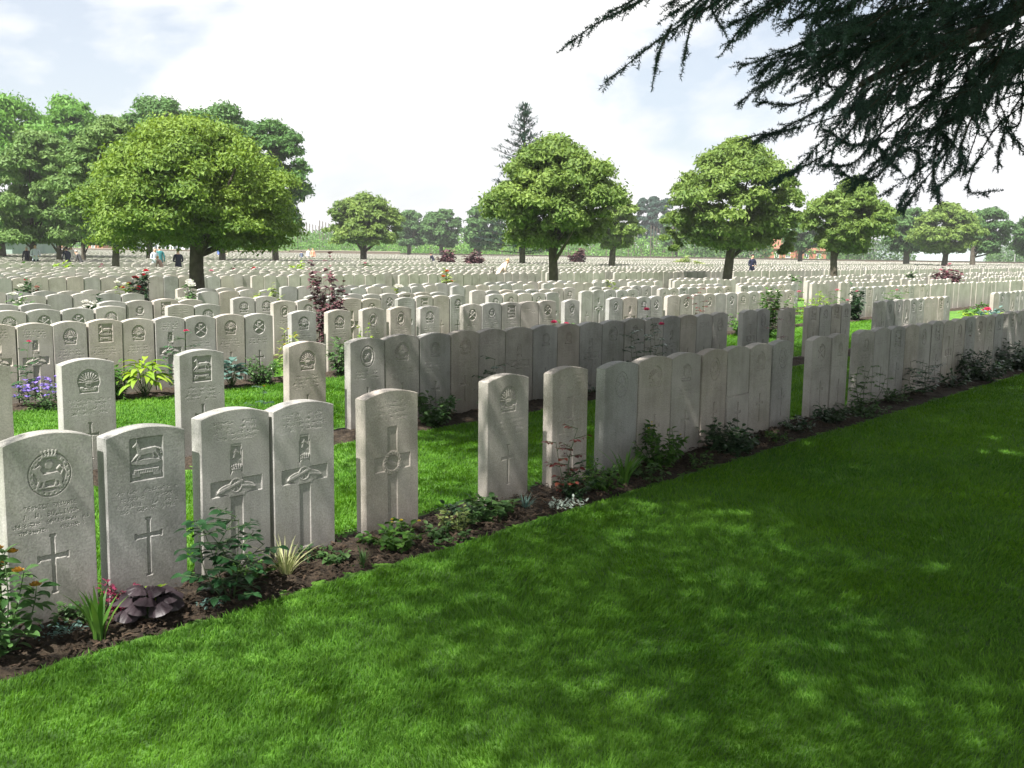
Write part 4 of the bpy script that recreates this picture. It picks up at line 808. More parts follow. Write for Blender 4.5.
# spruce behind the middle tree
def spruce(px, D, ytop, wpx, label):
    b = gnd(px, D); e = empty('spruce_tree', (b[0], b[1], 0), label, 'tree', GB); s = D/FPX; z1 = topz(px, ytop, D); n = 0; pos = []; dr = []; mb = MB(); mb.tube([(0, 0, -.05), (.02, 0, z1*.5), (0, 0, z1)], [.22, .12, .02], 8)
    R_ = np.random.default_rng(4)
    for i in range(120):
        t = (i+.5)/120; z = z1*(.12+.87*t); a = i*2.4; r = wpx/2*s*(1-t)**.55*(.7 if t > .8 else 1)*R_.uniform(.35, 1.35)+.12; up = .35+.5*t
        q = np.array([math.cos(a)*r, math.sin(a)*r, z+up*r*.4]); st = np.array([0, 0, z]); mb.tube([st, (st+q)/2-[0, 0, .04*r], q], [.03, .02, .008], 4)
        m = int(44*r/.8)+16; u = R_.uniform(.15, 1.05, m)[:, None]; P = st+(q-st)*u+R_.normal(0, .055, (m, 3)); pos.append(P); dr.append((q-st)[None]+R_.normal(0, .35*r+.1, (m, 3)))
    mb.obj('trunk', M_BARK, e, True); pos = np.concatenate(pos); dr = np.concatenate(dr); g4 = leaf_geo(.30, .09, 1, 0, 0)
    leaves_obj('crown', e, T_BLUE, g4, pos, dr, R_.uniform(.6, 1.2, len(pos)), smooth=False)
spruce(522, 66, 107, 78, 'narrow dark blue green conifer whose tip rises above the middle tree')
# ---------------------------------------------------------------- cedar overhanging from the right
M_CED = mat_leaf('cedar_needles', (.028, .055, .050), (.075, .12, .11), .6, .15, 2., .15)
SUN_HEAD, SUN_EL = math.radians(259.), math.radians(57.)
SUNV = np.array([math.sin(SUN_HEAD)*math.cos(SUN_EL), math.cos(SUN_HEAD)*math.cos(SUN_EL), math.sin(SUN_EL)])
SHX, SHY = -SUNV[0]/SUNV[2], -SUNV[1]/SUNV[2]      # ground shift of a shadow per metre of height
def cedar():
    e = empty('cedar_tree', (9.6, -5.6, 0), 'great dark cedar whose drooping needled branches hang in from the upper right', 'tree')
    O = np.array([9.6, -5.6, 0.]); R_ = np.random.default_rng(3)
    mb = MB(); mb.tube([(0, 0, -.1), (.05, 0, .6), (.1, .05, 3), (.05, .1, 7), (0, 0, 12)], [.62, .48, .42, .32, .12], 14); mb.obj('trunk', M_DBARK, e, True)
    mb = MB(); TW = []       # twigs: start, dir, length
    def lim(P3, r0, r1):
        mb.tube(P3-O, np.linspace(r0, r1, len(P3)), 6)
    def bez(pts, n=14):
        pts = np.array(pts, float); t = np.linspace(0, len(pts)-1, n); i = np.clip(t.astype(int), 0, len(pts)-2); f = (t-i)[:, None]
        P0 = pts[np.clip(i-1, 0, len(pts)-1)]; P1 = pts[i]; P2 = pts[i+1]; P3 = pts[np.clip(i+2, 0, len(pts)-1)]
        return .5*(2*P1+(P2-P0)*f+(2*P0-5*P1+4*P2-P3)*f*f+(3*P1-P0-3*P2+P3)*f**3)
    # main limb seen at the top right corner and three hidden ones above the picture
    lim(bez([(9.65, -5.5, 4.2), (8.9, -4.4, 4.3), tuple(at(1060, -10, 7.8)), tuple(at(985, 30, 7.4)), tuple(at(905, 62, 7.0)), tuple(at(860, 85, 6.8))]), .13, .018)
    lim(bez([(9.6, -5.5, 4.6), (8.3, -4.6, 4.7), tuple(at(900, -80, 7.)), tuple(at(800, -45, 6.6)), tuple(at(700, -12, 6.2))]), .10, .010)
    paths = []
    def shoot(pts, D, dens=1., r=.008, side=.34, droop=0):
        D = np.broadcast_to(D, (len(pts),)) if np.ndim(D) == 0 else np.array(D)
        P = bez([tuple(at(x, y, d)) for (x, y), d in zip(pts, D)], 16); lim(P, r, .0025); L = np.linalg.norm(np.diff(P, axis=0), axis=1).sum(); paths.append(P)
        m = int(L/.030*dens)
        for k in range(m):
            t = R_.uniform(.03, 1)*(len(P)-1); i = int(min(t, len(P)-2)); q = P[i]+(P[i+1]-P[i])*(t-i); d = P[i+1]-P[i]; d /= np.linalg.norm(d)
            sdv = np.cross(d, R_.normal(0, 1, 3)); sdv /= np.linalg.norm(sdv); dd = d*.9+sdv*R_.uniform(.2, .9)+np.array([0, 0, -.30]); dd /= np.linalg.norm(dd)
            TW.append((q, dd, R_.uniform(.3, 1)*side*(1-.55*t/(len(P)-1))))
        TW.append((P[-2], P[-1]-P[-2], .12))
    shoot([(735, -60), (680, -20), (630, 6), (596, 24), (568, 44)], 6.1, .8, side=.20)
    shoot([(790, -60), (735, -10), (690, 18), (648, 48), (606, 82)], 6.3, .9, side=.20)
    shoot([(700, 5), (690, 30), (684, 60)], 6.2, .8, side=.1); shoot([(672, 25), (660, 50), (655, 72)], 6.2, .8, side=.1); shoot([(740, -40), (700, -5), (672, 14)], 6.4, 1, side=.2); shoot([(660, -30), (640, -5), (610, 12)], 6.5, .7, side=.14)
    shoot([(830, -60), (790, -5), (750, 20), (728, 45)], 6.4, 1.2, side=.2); shoot([(800, -50), (770, 0), (745, 30)], 6.6, 1.2, side=.2); shoot([(850, -50), (815, 0), (790, 24)], 6.6, 1.2, side=.2); shoot([(720, -30), (712, 5), (722, 28)], 6.7, .8, side=.14)
    # the big dark fan: many overlapping shoots running down to the left
    fan = [((930, 10), (860, 55), (800, 78), (762, 96)), ((960, 20), (880, 80), (820, 108), (772, 128)), ((940, 30), (870, 90), (815, 128), (790, 146)), ((980, 40), (900, 100), (850, 140), (822, 160)),
           ((920, 0), (870, 40), (830, 56), (806, 70)), ((1000, 40), (920, 110), (880, 160), (858, 184)), ((1000, 50), (930, 120), (900, 168), (884, 196)), ((1010, 60), (950, 130), (920, 170), (905, 192)), ((1030, 70), (960, 120), (945, 168), (938, 190)),
           ((1040, 60), (985, 110), (970, 150), (1002, 182)), ((1050, 70), (1010, 110), (1000, 140), (1018, 166)), ((1060, 20), (1020, 60), (1012, 100), (1028, 130)), ((1030, 0), (985, 50), (975, 100), (985, 140)), ((1010, 20), (960, 70), (935, 110), (925, 150)),
           ((900, -20), (850, 10), (822, 30), (812, 48)), ((960, -30), (900, 20), (850, 40), (826, 62)), ((1010, -20), (950, 20), (900, 60), (846, 100)), ((1060, -10), (1000, 30), (930, 70), (868, 118)), ((1060, 10), (1000, 60), (950, 100), (896, 140)), ((1040, 30), (980, 80), (930, 130), (872, 160))]
    for i, f in enumerate(fan):
        D = R_.uniform(5.9, 8.2)
        for k in range(2):
            j = R_.normal(0, 15, (len(f), 2)); j[0] *= 2; shoot([tuple(np.array(p)+jj) for p, jj in zip(f, j)], D+R_.uniform(-.5, .9)+np.linspace(.5, 0, len(f)), 1.25 if i < 9 or i > 13 else .6, side=.24 if i < 9 or i > 13 else .17)
    # dense upper right mass
    for k in range(72):
        x0, y0 = R_.uniform(850, 1080), R_.uniform(-70, 50) ; a = R_.uniform(2.2, 3.3); l = R_.uniform(60, 130)
        if x0-y0*.9 < 800: continue
        shoot([(x0, y0), (x0+math.cos(a)*l*.5, y0+math.sin(a)*l*.3+8), (x0+math.cos(a)*l, y0+math.sin(a)*l*.8+22)], R_.uniform(6.2, 9.), 1.1, side=.30)
    for k in range(26):
        x0, y0 = R_.uniform(720, 880), R_.uniform(-80, -25); shoot([(x0, y0), (x0-25, y0+25), (x0-50, y0+48)], R_.uniform(6.2, 7.6), 1., side=.22)
    # twigs and needles
    S = np.array([t[0] for t in TW]); Dv = np.array([t[1] for t in TW]); Dv /= np.linalg.norm(Dv, axis=1)[:, None]; Ln = np.array([t[2] for t in TW])
    perp = np.cross(Dv, [0, 0, 1.]); perp /= np.linalg.norm(perp, axis=1)[:, None]+1e-9; w = .0022
    Ee = S+Dv*Ln[:, None]+np.stack([0*Ln, 0*Ln, -Ln**2*.35], -1)
    V = np.stack([S-perp*w-O, S+perp*w-O, Ee+perp*w*.4-O, Ee-perp*w*.4-O], 1).reshape(-1, 3)
    m2 = MB(); mb.add(V, np.arange(len(V)).reshape(-1, 4)); mb.obj('branches', M_DBARK, e, False)
    cnt = np.maximum(3, (Ln/.0125).astype(int)); idx = np.repeat(np.arange(len(TW)), cnt); k = np.concatenate([np.linspace(.06, 1.0, c) for c in cnt])
    Q = S[idx]+Dv[idx]*(Ln[idx]*k)[:, None]+np.stack([0*k, 0*k, -(Ln[idx]*k)**2*.35], -1)
    for P in paths:
        t = np.linspace(0, len(P)-1.001, 60); i = t.astype(int); Q = np.concatenate([Q, P[i]+(P[i+1]-P[i])*(t-i)[:, None]])
        idx = np.concatenate([idx, np.zeros(60, int)])
    rep = 6; Q = np.repeat(Q, rep, 0)+R_.normal(0, .003, (len(Q)*rep, 3)); dn = R_.normal(0, 1, Q.shape)+np.repeat(Dv[idx], rep, 0)*.7+[0, 0, .1]; dn /= np.linalg.norm(dn, axis=1)[:, None]
    ln = R_.uniform(.016, .034, len(Q))[:, None]; pp = np.cross(dn, R_.normal(0, 1, Q.shape)); pp /= np.linalg.norm(pp, axis=1)[:, None]
    V = np.stack([Q-pp*.0034-O, Q+pp*.0034-O, Q+dn*ln-O], 1).reshape(-1, 3)
    link('needles', npmesh('needles', V, np.arange(len(V)).reshape(-1, 3), [M_CED], attrs={'rnd': np.repeat(R_.uniform(0, 1, len(Q)), 3)}), e)
    print('cedar needles', len(Q), 'twigs', len(TW))
    high_crown(e, O, 12.0, -3.2, 10.2, 380000, 3, 1., 'upper_crown', .4); high_crown(e, O, 2.1, -3.1, 3.9, 240000, 4, .34, 'outer_shade_sprays', .0, .23); high_crown(e, O, 5.3, -2.5, 3.5, 200000, 6, .40, 'inner_shade_sprays', .0, .27)  # outer and inner sprays: unseen, added to shade the lawn and front headstones
def high_crown(e, O, cx, cy, rad, n, seed, dens=1., name='upper_crown', patch=1., fs=.34):
    """unseen flat tiers of needle sprays above the picture, shaped to throw the shade over rows and lawn"""
    R_ = np.random.default_rng(seed+70); gx = R_.uniform(cx-rad*1.25, cx+rad*1.25, n); gy = R_.uniform(cy-rad*1.25, cy+rad*1.25, n)
    rr_ = np.hypot(gx-cx, gy-cy)/rad; a = np.arctan2(gy-cy, gx-cx)
    lim_ = 1+.10*(vnoise(a*2.2+9, a*0, 5)-.5)*2+.10*(fbm(gx*.5, gy*.5, 3, 3)-.45)*2
    blot = .44+patch*(fbm(gx*.8, gy*.8, 12, 3)-.44)
    core = np.clip((lim_-rr_)*3.6, .03, 1)*np.clip(.4+(blot-.18)*3.4, .4, 1)*dens
    fine = R_.uniform(0, 1, n) < np.where(core < .8, 1, .25)      # smaller sprays towards the rim, shaped to soften the shadow edge
    k = (rr_ < lim_) & (R_.uniform(0, 1, n) < np.where(fine, core, core*.42))
    gx, gy, fine = gx[k], gy[k], fine[k]; n = len(gx)
    z = np.floor(R_.uniform(4.6, 9.5, n)/.8)*.8+R_.normal(0, .1, n)
    for it in range(6):
        x, y = gx-SHX*z, gy-SHY*z; need = 2.35+.275*np.hypot(x-CP[0], y-CP[1]); z = np.where(z < need, need+R_.uniform(0, 1.6, n), z)
    x, y = gx-SHX*z, gy-SHY*z
    P = np.stack([x, y, z], -1)-O; d = np.stack([R_.normal(0, 1, n), R_.normal(0, 1, n), R_.normal(-.1, .15, n)], -1)
    V, F = place(*leaf_geo(.36, .12, 1, .2, 0), P, d, R_.uniform(.5, 1.2, n)*np.where(fine, fs, 1.15))
    link(name, npmesh(name, V, F, [M_CED], attrs={'rnd': np.repeat(R_.uniform(0, 1, n), len(V)//n)}), e)
cedar()
for (tx, ty, sx, sy, rd, nn_, lb) in ((24.5, -7.2, 27.5, -6.2, 8.6, 190000, 'second great cedar outside the view, shading the far end of the front row'),):
    O2 = np.array([tx, ty, 0.]); e2 = empty('cedar_tree', O2, lb, 'tree'); mb = MB(); mb.tube([(0, 0, -.1), (.05, 0, .6), (.1, .05, 3), (.05, .1, 7), (0, 0, 11)], [.55, .42, .36, .28, .12], 14); mb.obj('trunk', M_DBARK, e2, True)
    high_crown(e2, O2, sx, sy, rd, nn_, 8)
# ---------------------------------------------------------------- people
def bm_skin(nodes, edges, mats, zcol, name, parent=None):
    """one continuous body grown on a joint skeleton; zcol(v)->material index"""
    me = bpy.data.meshes.new(name); bm = bmesh.new(); sk = bm.verts.layers.skin.verify(); vs = []
    for (x, y, z, r) in nodes:
        v = bm.verts.new((x, y, z)); rr2 = r if isinstance(r, tuple) else (r, r); v[sk].radius = rr2; vs.append(v)
    vs[0][sk].use_root = True
    for a, b in edges: bm.edges.new((vs[a], vs[b]))
    bm.to_mesh(me); bm.free(); o = link(name, me, parent)
    m = o.modifiers.new('skin', 'SKIN'); m.use_smooth_shade = True; s = o.modifiers.new('sub', 'SUBSURF'); s.levels = s.render_levels = 1
    dg = bpy.context.evaluated_depsgraph_get(); ev = o.evaluated_get(dg); m2 = bpy.data.meshes.new_from_object(ev)
    o.modifiers.clear(); o.data = m2; m2.materials.clear()
    for mt in mats: m2.materials.append(mt)
    for p in m2.polygons: p.material_index = zcol(p.center); p.use_smooth = True
    return o
SKIN = mat_plain('skin', (.50, .30, .21), .6)
def cloth(c): 
    k = 'cloth_%.2f_%.2f_%.2f' % c
    return bpy.data.materials.get(k) or mat_plain(k, c, .85)
HAIRM = {'dark': mat_plain('dark_hair', (.03, .022, .016), .6), 'grey': mat_plain('grey_hair', (.38, .36, .34), .6), 'blond': mat_plain('fair_hair', (.42, .26, .12), .6)}
def person(px, D, h, face, label, top, legs, hair='dark', bend=0., arms='down', skirt=None, bag=None):
    D *= 1.08; h *= .90; b = gnd(px, D); a = face; s = h/1.75
    e = empty('person', (b[0], b[1], 0), label, 'person', None, rz=a)
    # facing +y in local space, bend leans the trunk forward
    sb, cb = math.sin(bend), math.cos(bend)
    def tr_(x, y, z):       # above the hip, rotate forward about the hip (z=.95)
        dz = z-.95; return (x*s, (y+dz*sb)*s, (.95+dz*cb-0*y)*s)
    Nn = []; E_ = []
    def nd(x, y, z, r, upper=False): p = tr_(x, y, z) if upper else (x*s, y*s, z*s); Nn.append((*p, (r[0]*s, r[1]*s) if isinstance(r, tuple) else r*s)); return len(Nn)-1
    hip = nd(0, 0, .95, (.15, .11)); wa = nd(0, 0, 1.12, (.135, .10), True); ch = nd(0, 0, 1.32, (.165, .115), True); nk0 = nd(0, 0, 1.46, (.09, .075), True); nk = nd(0, .01, 1.53, .052, True); hd = nd(0, .025, 1.60, (.072, .082), True); ht = nd(0, .02, 1.69, (.07, .08), True)
    E_ += [(hip, wa), (wa, ch), (ch, nk0), (nk0, nk), (nk, hd), (hd, ht)]
    for sx in (-1, 1):
        sh = nd(sx*.17, 0, 1.42, .062, True); E_.append((nk0, sh))
        if arms == 'down': el = nd(sx*.225, -.02, 1.14, .043, True); wr = nd(sx*.225, .05, .90, .03, True); ha = nd(sx*.22, .07, .81, (.02, .035), True)
        elif arms == 'front': el = nd(sx*.22, .02, 1.15, .045, True); wr = nd(sx*.10, .24, 1.13, .032, True); ha = nd(sx*.05, .28, 1.14, (.02, .035), True)
        else: el = nd(sx*.21, .12, 1.18, .043, True); wr = nd(sx*.18, .30, 1.0, .03, True); ha = nd(sx*.17, .36, .94, (.02, .035), True)
        E_ += [(sh, el), (el, wr), (wr, ha)]
        th = nd(sx*.09, 0, .86, .092); kn = nd(sx*.10, .02, .50, .062); an = nd(sx*.11, -.01, .09, .042); to = nd(sx*.12, .13, .035, .036)
        E_ += [(hip, th), (th, kn), (kn, an), (an, to)]
    def zc(c):
        hx, hy, hz = tr_(0, .02, 1.5)
        up = (c[1]/s*sb+(c[2]/s-.95)*cb)+.95
        if up > 1.50 and abs(c[0]) < .1*s: return 2
        if up > .93*1 or (abs(c[0]) > .17*s and c[2] > .7*s):
            if arms == 'down' and abs(c[0]) > .16*s and up < .92: return 2
            if arms != 'down' and c[1]/s-sb*(up-.95) > .25: return 2
            return 0
        return 3 if c[2] < .09*s else 1
    bm_skin(Nn, E_, [cloth(top), cloth(legs), SKIN, cloth((.03, .025, .02))], zc, 'body', e)
    mb = MB(); hc = np.array(tr_(0, .005, 1.655)); u = np.linspace(0, PI, 8); v = np.linspace(0, 2*PI, 13)[:-1]
    V = []; 
    for i in range(8):
        for j in range(12):
            x, y, z = math.sin(u[i])*math.cos(v[j]), math.sin(u[i])*math.sin(v[j]), math.cos(u[i]); yy = y if y < .35 else .35
            V.append(hc+np.array([x*.087, yy*.10-.012, z*.095+.02+(.0 if z > -.2 else .02)])*s)
    F = [[i*12+j, (i+1)*12+j, (i+1)*12+(j+1) % 12, i*12+(j+1) % 12] for i in range(5) for j in range(12)]
    mb.add(np.array(V), np.array(F)); mb.obj('hair', HAIRM[hair], e, True)
    if skirt:
        m = MB(); rz_ = [(.96, .145, .12), (.75, .18, .15), (.5, .22, .19)]; V = []
        for (z, rx, ry) in rz_:
            for j in range(14): t = j*2*PI/14; V.append([rx*math.cos(t)*s, ry*math.sin(t)*s, z*s])
        F = [[i*14+j, i*14+(j+1) % 14, (i+1)*14+(j+1) % 14, (i+1)*14+j] for i in range(2) for j in range(14)]; m.add(np.array(V), np.array(F)); m.obj('skirt', cloth(skirt), e, True)
    if bag:
        g_ = gnd(px-5, D-.25); be = empty('handbag', (g_[0], g_[1], .55), bag[1], 'bag'); m = MB()
        m.box(-.11, .11, -.05, .05, 0, .22); ob = m.obj('bag_body', cloth(bag[0]), be); bv = ob.modifiers.new('b', 'BEVEL'); bv.width = .04; bv.segments = 3
        m = MB(); t = np.linspace(0, PI, 9); m.tube(np.stack([.08*np.cos(t), 0*t, .21+.22*np.sin(t)], -1), .012, 6); m.obj('strap', cloth((.05, .03, .03)), be, True)
    return e
def facing(px, away=1, turn=0.):   # local +y towards / away from the camera
    d = ray(px, 300); return math.atan2(d[1], d[0])*1.+(-PI/2 if away else PI/2)+turn
person(751, 45, 1.76, facing(751, 0, .5), 'person in a navy jacket standing hands together right of the tall rounded tree', (.012, .016, .04), (.02, .024, .05), 'dark', .05, 'front')
person(497, 32.5, 1.62, facing(497, 1, -1.3), 'person in a cream top bending over flowers with a maroon bag', (.62, .50, .40), (.20, .16, .15), 'blond', .75, 'reach', bag=((.12, .02, .03), 'maroon handbag hanging beside the bending person in cream'))
person(434, 68, 1.6, facing(434, 1, .9), 'person in black bending forward among the far headstones, mid picture', (.012, .013, .03), (.02, .02, .03), 'dark', .6, 'reach')
person(179, 37, 1.62, facing(179, 1, .1), 'person in a dark navy coat standing left of the dome tree trunk', (.012, .014, .035), (.012, .014, .03), 'dark', .0, 'front', skirt=(.012, .014, .035))
person(28, 44, 1.62, facing(28, 1, .2), 'person in a dark coat, first of the visitors from the left edge', (.02, .022, .04), (.22, .20, .18), 'grey', .0, 'down', skirt=(.02, .022, .04))
person(36.5, 42, 1.75, facing(36, 0, .2), 'person in dark trousers and waistcoat with white sleeves, under the left trees', (.50, .52, .60), (.012, .014, .03), 'dark', .0, 'front')
person(63, 50, 1.72, facing(63, 0, .6), 'person in a white top left of the bending person in navy', (.72, .66, .66), (.25, .24, .24), 'blond', .0, 'down')
person(72, 48, 1.70, facing(70, 1, -.4), 'person with a white shirt right of the pair under the left trees', (.70, .64, .62), (.04, .045, .08), 'grey', .0, 'down')
person(69, 43, 1.65, facing(70, 1, .4), 'person in dark navy bending between two people dressed in white', (.016, .018, .05), (.014, .016, .04), 'dark', .3, 'reach')
person(83, 41, 1.55, facing(83, 1, 1.2), 'person in dark grey stooping beside the thick tree trunk', (.06, .06, .06), (.10, .10, .10), 'grey', .5, 'reach')
person(155, 42, 1.65, facing(155, 0, .5), 'person in pale blue and white left of the dome tree', (.55, .58, .66), (.30, .32, .36), 'grey', .1, 'front')
person(161, 44, 1.72, facing(161, 1, .3), 'person in teal and black behind the pale dressed one left of the dome tree', (.03, .16, .17), (.02, .02, .03), 'dark', .1, 'down')
person(163, 39, 1.35, facing(163, 1, .8), 'person with fair hair stooping low left of the dome tree', (.30, .20, .16), (.22, .18, .17), 'blond', .6, 'reach')
person(220, 88, 1.75, facing(220, 0, .1), 'person in a bright blue top under the right half of the dome tree', (.07, .16, .55), (.05, .05, .08), 'dark', 0, 'down')
person(225.5, 88, 1.72, facing(225, 0, -.1), 'person in a cream top right beside the one in bright blue', (.68, .60, .48), (.10, .09, .08), 'grey', 0, 'down')
person(313, 84, 1.72, facing(313, 0, .1), 'person in a salmon pink top near the boundary wall left of centre', (.75, .33, .22), (.08, .06, .07), 'blond', 0, 'down')
person(308.5, 86, 1.70, facing(308, 0, .3), 'person in white beside the salmon pink top near the wall', (.74, .70, .68), (.20, .20, .24), 'dark', 0, 'down')
person(302, 80, 1.5, facing(302, 1, .3), 'person in dark blue grey left of the salmon pink top', (.10, .12, .18), (.06, .06, .10), 'dark', .35, 'reach')
# ---------------------------------------------------------------- boundary wall, buildings, hop field
M_BRICK = mat_noise('dark_brick', (.12, .09, .08), (.20, .15, .125), 30, .9); M_COPE = mat_noise('stone_coping', (.30, .25, .21), (.46, .38, .33), 5, .9)
M_DCOPE = mat_noise('dark_coping', (.06, .05, .045), (.12, .10, .09), 5, .9)
def wall(x0, D0, x1, D1, h, label, cope, n=12):
    A, B = gnd(x0, D0), gnd(x1, D1); L = float(np.hypot(*(B-A)[:2])); a = math.atan2(B[1]-A[1], B[0]-A[0])
    e = empty('boundary_wall', (A[0], A[1], 0), label, 'wall', 'lengths of the low boundary wall', rz=a)
    m = MB(); m.box(0, L, -.17, .17, -.1, h-.1); m.obj('wall_body', M_BRICK, e); m = MB(); m.box(-.02, L+.02, -.22, .22, h-.097, h); m.obj('coping', cope, e)
    return e
wall(-60, 168, 290, 168, 1.05, 'low boundary wall stretching behind the visitors on the left', M_COPE)
wall(290, 168, 400, 168, 1.25, 'length of low wall with broad pink coping left of the middle tree', M_COPE)
wall(400, 168, 640, 168, 1.0, 'length of low dark wall behind the middle tree', M_DCOPE)
wall(640, 168, 1080, 165, 1.05, 'long dark coped wall closing the cemetery on the right', M_DCOPE)
M_FIELD = mat_noise('field_green', (.05, .11, .025), (.10, .18, .05), .4, .95)
def sheet(name, pts, z, mat, label):
    tag(link(name, npmesh(name, [[p[0], p[1], z] for p in pts], np.array([list(range(len(pts)))]), [mat])), label, kind='structure')
sheet('field', [gnd(-300, 172), gnd(1300, 172), gnd(1300, 900), gnd(-300, 900)], .02, M_FIELD, 'green farmland beyond the boundary wall')
M_HOP = mat_leaf('hop_leaf', (.07, .17, .035), (.17, .32, .07), .6, .3, .1, .2)
def hops():
    R_ = np.random.default_rng(9); P = []; posts = MB()
    for row in range(9):
        D = 186+row*6.5
        for px in np.arange(205, 860, 2.1):
            b = gnd(px+R_.normal(0, .5), D+R_.normal(0, .6)); h = 5.2*R_.uniform(.8, 1.05)*(1 if row else .9); k = 15
            t = R_.uniform(0, 1, k); P.append(np.stack([b[0]+R_.normal(0, .16, k), b[1]+R_.normal(0, .16, k), t*h], -1))
        for px in np.arange(210, 860, 22): b = gnd(px+row*3, D); posts.tube([(b[0], b[1], 0), (b[0], b[1], 6.8)], .09, 5)
    P = np.concatenate(P); n = len(P); nn = R_.normal(0, 1, (n, 3)); nn /= np.linalg.norm(nn, axis=1)[:, None]; u = np.cross(nn, R_.normal(0, 1, (n, 3))); u /= np.linalg.norm(u, axis=1)[:, None]; v = np.cross(nn, u); s = R_.uniform(.14, .34, n)[:, None]
    V = np.stack([P-u*s, P-v*s*.6, P+u*s, P+v*s*.6], 1).reshape(-1, 3)
    tag(link('hop_vines', npmesh('hop_vines', V, np.arange(4*n).reshape(-1, 4), [M_HOP], attrs={'rnd': np.repeat(R_.uniform(0, 1, n), 4)})), 'pale green wall of hop vines growing in upright rows beyond the wall', 'hop field', kind='stuff')
    tag(posts.obj('hop_poles', mat_plain('pole_wood', (.12, .10, .08), .9)), 'thin poles standing among the hop vines', 'poles', kind='stuff')
hops()
M_PALE = mat_noise('pale_cladding', (.42, .46, .50), (.52, .56, .60), .5, .6); M_ROOFB = mat_noise('brown_roof', (.07, .055, .045), (.12, .095, .08), 3, .9); M_RED = mat_noise('red_brick', (.34, .13, .08), (.46, .20, .13), 12, .9)
M_TILE = mat_noise('roof_tile', (.20, .09, .06), (.30, .14, .09), 8, .9); M_WIN = mat_plain('window_glass', (.05, .06, .07), .1, .6); M_WHITE = mat_plain('white_paint', (.72, .73, .72), .5); M_GREENISH = mat_noise('grey_green_cladding', (.24, .31, .28), (.32, .39, .35), .8, .7)
def building(name, label, px0, px1, D, hw, hr, depth, wmat, rmat, wins=(), cat='building', door=None, hip=0.):
    A, B = gnd(px0, D), gnd(px1, D); L = float(np.hypot(*(B-A)[:2])); a = math.atan2(B[1]-A[1], B[0]-A[0])
    e = empty(name, (A[0], A[1], 0), label, cat, rz=a)
    m = MB(); m.box(0, L, 0, depth, -.2, hw); 
    if hr > .5: m.add([[0, 0, hw], [0, depth, hw], [0, depth/2, hw+hr-.05], [L, 0, hw], [L, depth, hw], [L, depth/2, hw+hr-.05]], [np.array([[0, 2, 1], [3, 4, 5]])])
    m.obj('wall', wmat, e)
    m = MB(); o = .35
    if hr > .5:
        t = .14; sl = hr/(depth/2)
        for sgn in (0, 1):
            y0 = -o if sgn == 0 else depth+o; z0 = hw-o*sl
            V = [[-o, y0, z0+.02], [L+o, y0, z0+.02], [L+o-hip, depth/2, hw+hr], [-o+hip, depth/2, hw+hr]]; V2 = [[x, y, z+t] for x, y, z in V]
            m.add(V+V2, np.array([[0, 1, 2, 3], [4, 7, 6, 5], [0, 4, 5, 1], [1, 5, 6, 2], [2, 6, 7, 3], [3, 7, 4, 0]]))
    else: m.box(-.3, L+.3, -.3, depth+.3, hw+.003, hw+hr)
    m.obj('roof', rmat, e)
    for (x, z, w, h) in wins:
        f = MB(); 
        for (a0, a1, b0, b1) in ((x-w/2, x+w/2, z-h/2, z-h/2+.09), (x-w/2, x+w/2, z+h/2-.09, z+h/2), (x-w/2, x-w/2+.09, z-h/2+.09, z+h/2-.09), (x+w/2-.09, x+w/2, z-h/2+.09, z+h/2-.09), (x-.04, x+.04, z-h/2+.09, z+h/2-.09)): f.box(a0, a1, -.07, .03, b0, b1)
        fo = f.obj('window', M_WHITE, e); p = MB(); p.box(x-w/2+.05, x+w/2-.05, -.02, .02, z-h/2+.05, z+h/2-.05); p.obj('pane', M_WIN, fo)
    if door: d = MB(); d.box(door-.5, door+.5, -.06, .02, 0, 2.05); d.obj('door', M_ROOFB, e)
    return e
building('warehouse', 'long pale grey windowless warehouse behind the right hand trees', 912, 985, 200, 3.9, .35, 20, M_PALE, M_PALE)
building('farm_shed', 'low grey green shed with a dark brown roof edge at the far left', -70, 13, 78, 1.75, .55, 9, M_GREENISH, M_ROOFB, cat='shed')
building('brick_house', 'low orange brick house seen beneath the left trees', 27, 45, 176, 3.3, 1.7, 8, M_RED, M_TILE, wins=((.8, 1.4, .7, 1.0),), cat='house')
building('brick_house', 'narrow brick outbuilding beneath the left trees behind the thick trunk', 88, 103, 178, 3.2, 1.3, 7, M_RED, M_TILE, wins=((1., 1.4, .6, .9),), cat='house')
building('greenhouse', 'long whitish greenhouse low behind the dome tree', 122, 206, 182, 2.6, 1.3, 10, M_WHITE, M_PALE, wins=[(x_, 1.3, 1.6, 1.3) for x_ in np.arange(1.5, 13, 2.2)], cat='greenhouse')
building('brick_house', 'red brick house with pale gable right of the navy clad man', 770, 795, 190, 2.9, 1.9, 8, M_RED, M_TILE, wins=((1.2, 1.6, .9, 1.1), (3.4, 1.6, .9, 1.1)), cat='house')
building('brick_house', 'low red brick house between the tall rounded tree and the fourth tree', 800, 826, 192, 2.6, 1.7, 8, M_RED, M_TILE, wins=((1.2, 1.5, .9, 1.1), (3.6, 1.5, .9, 1.1)), cat='house')
building('cottage', 'pale cottage just left of the navy clad man', 738, 762, 188, 2.6, 1.8, 8, M_COPE, M_TILE, wins=((1.2, 1.5, .9, 1.1), (3.2, 1.5, .9, 1.1)), cat='house')
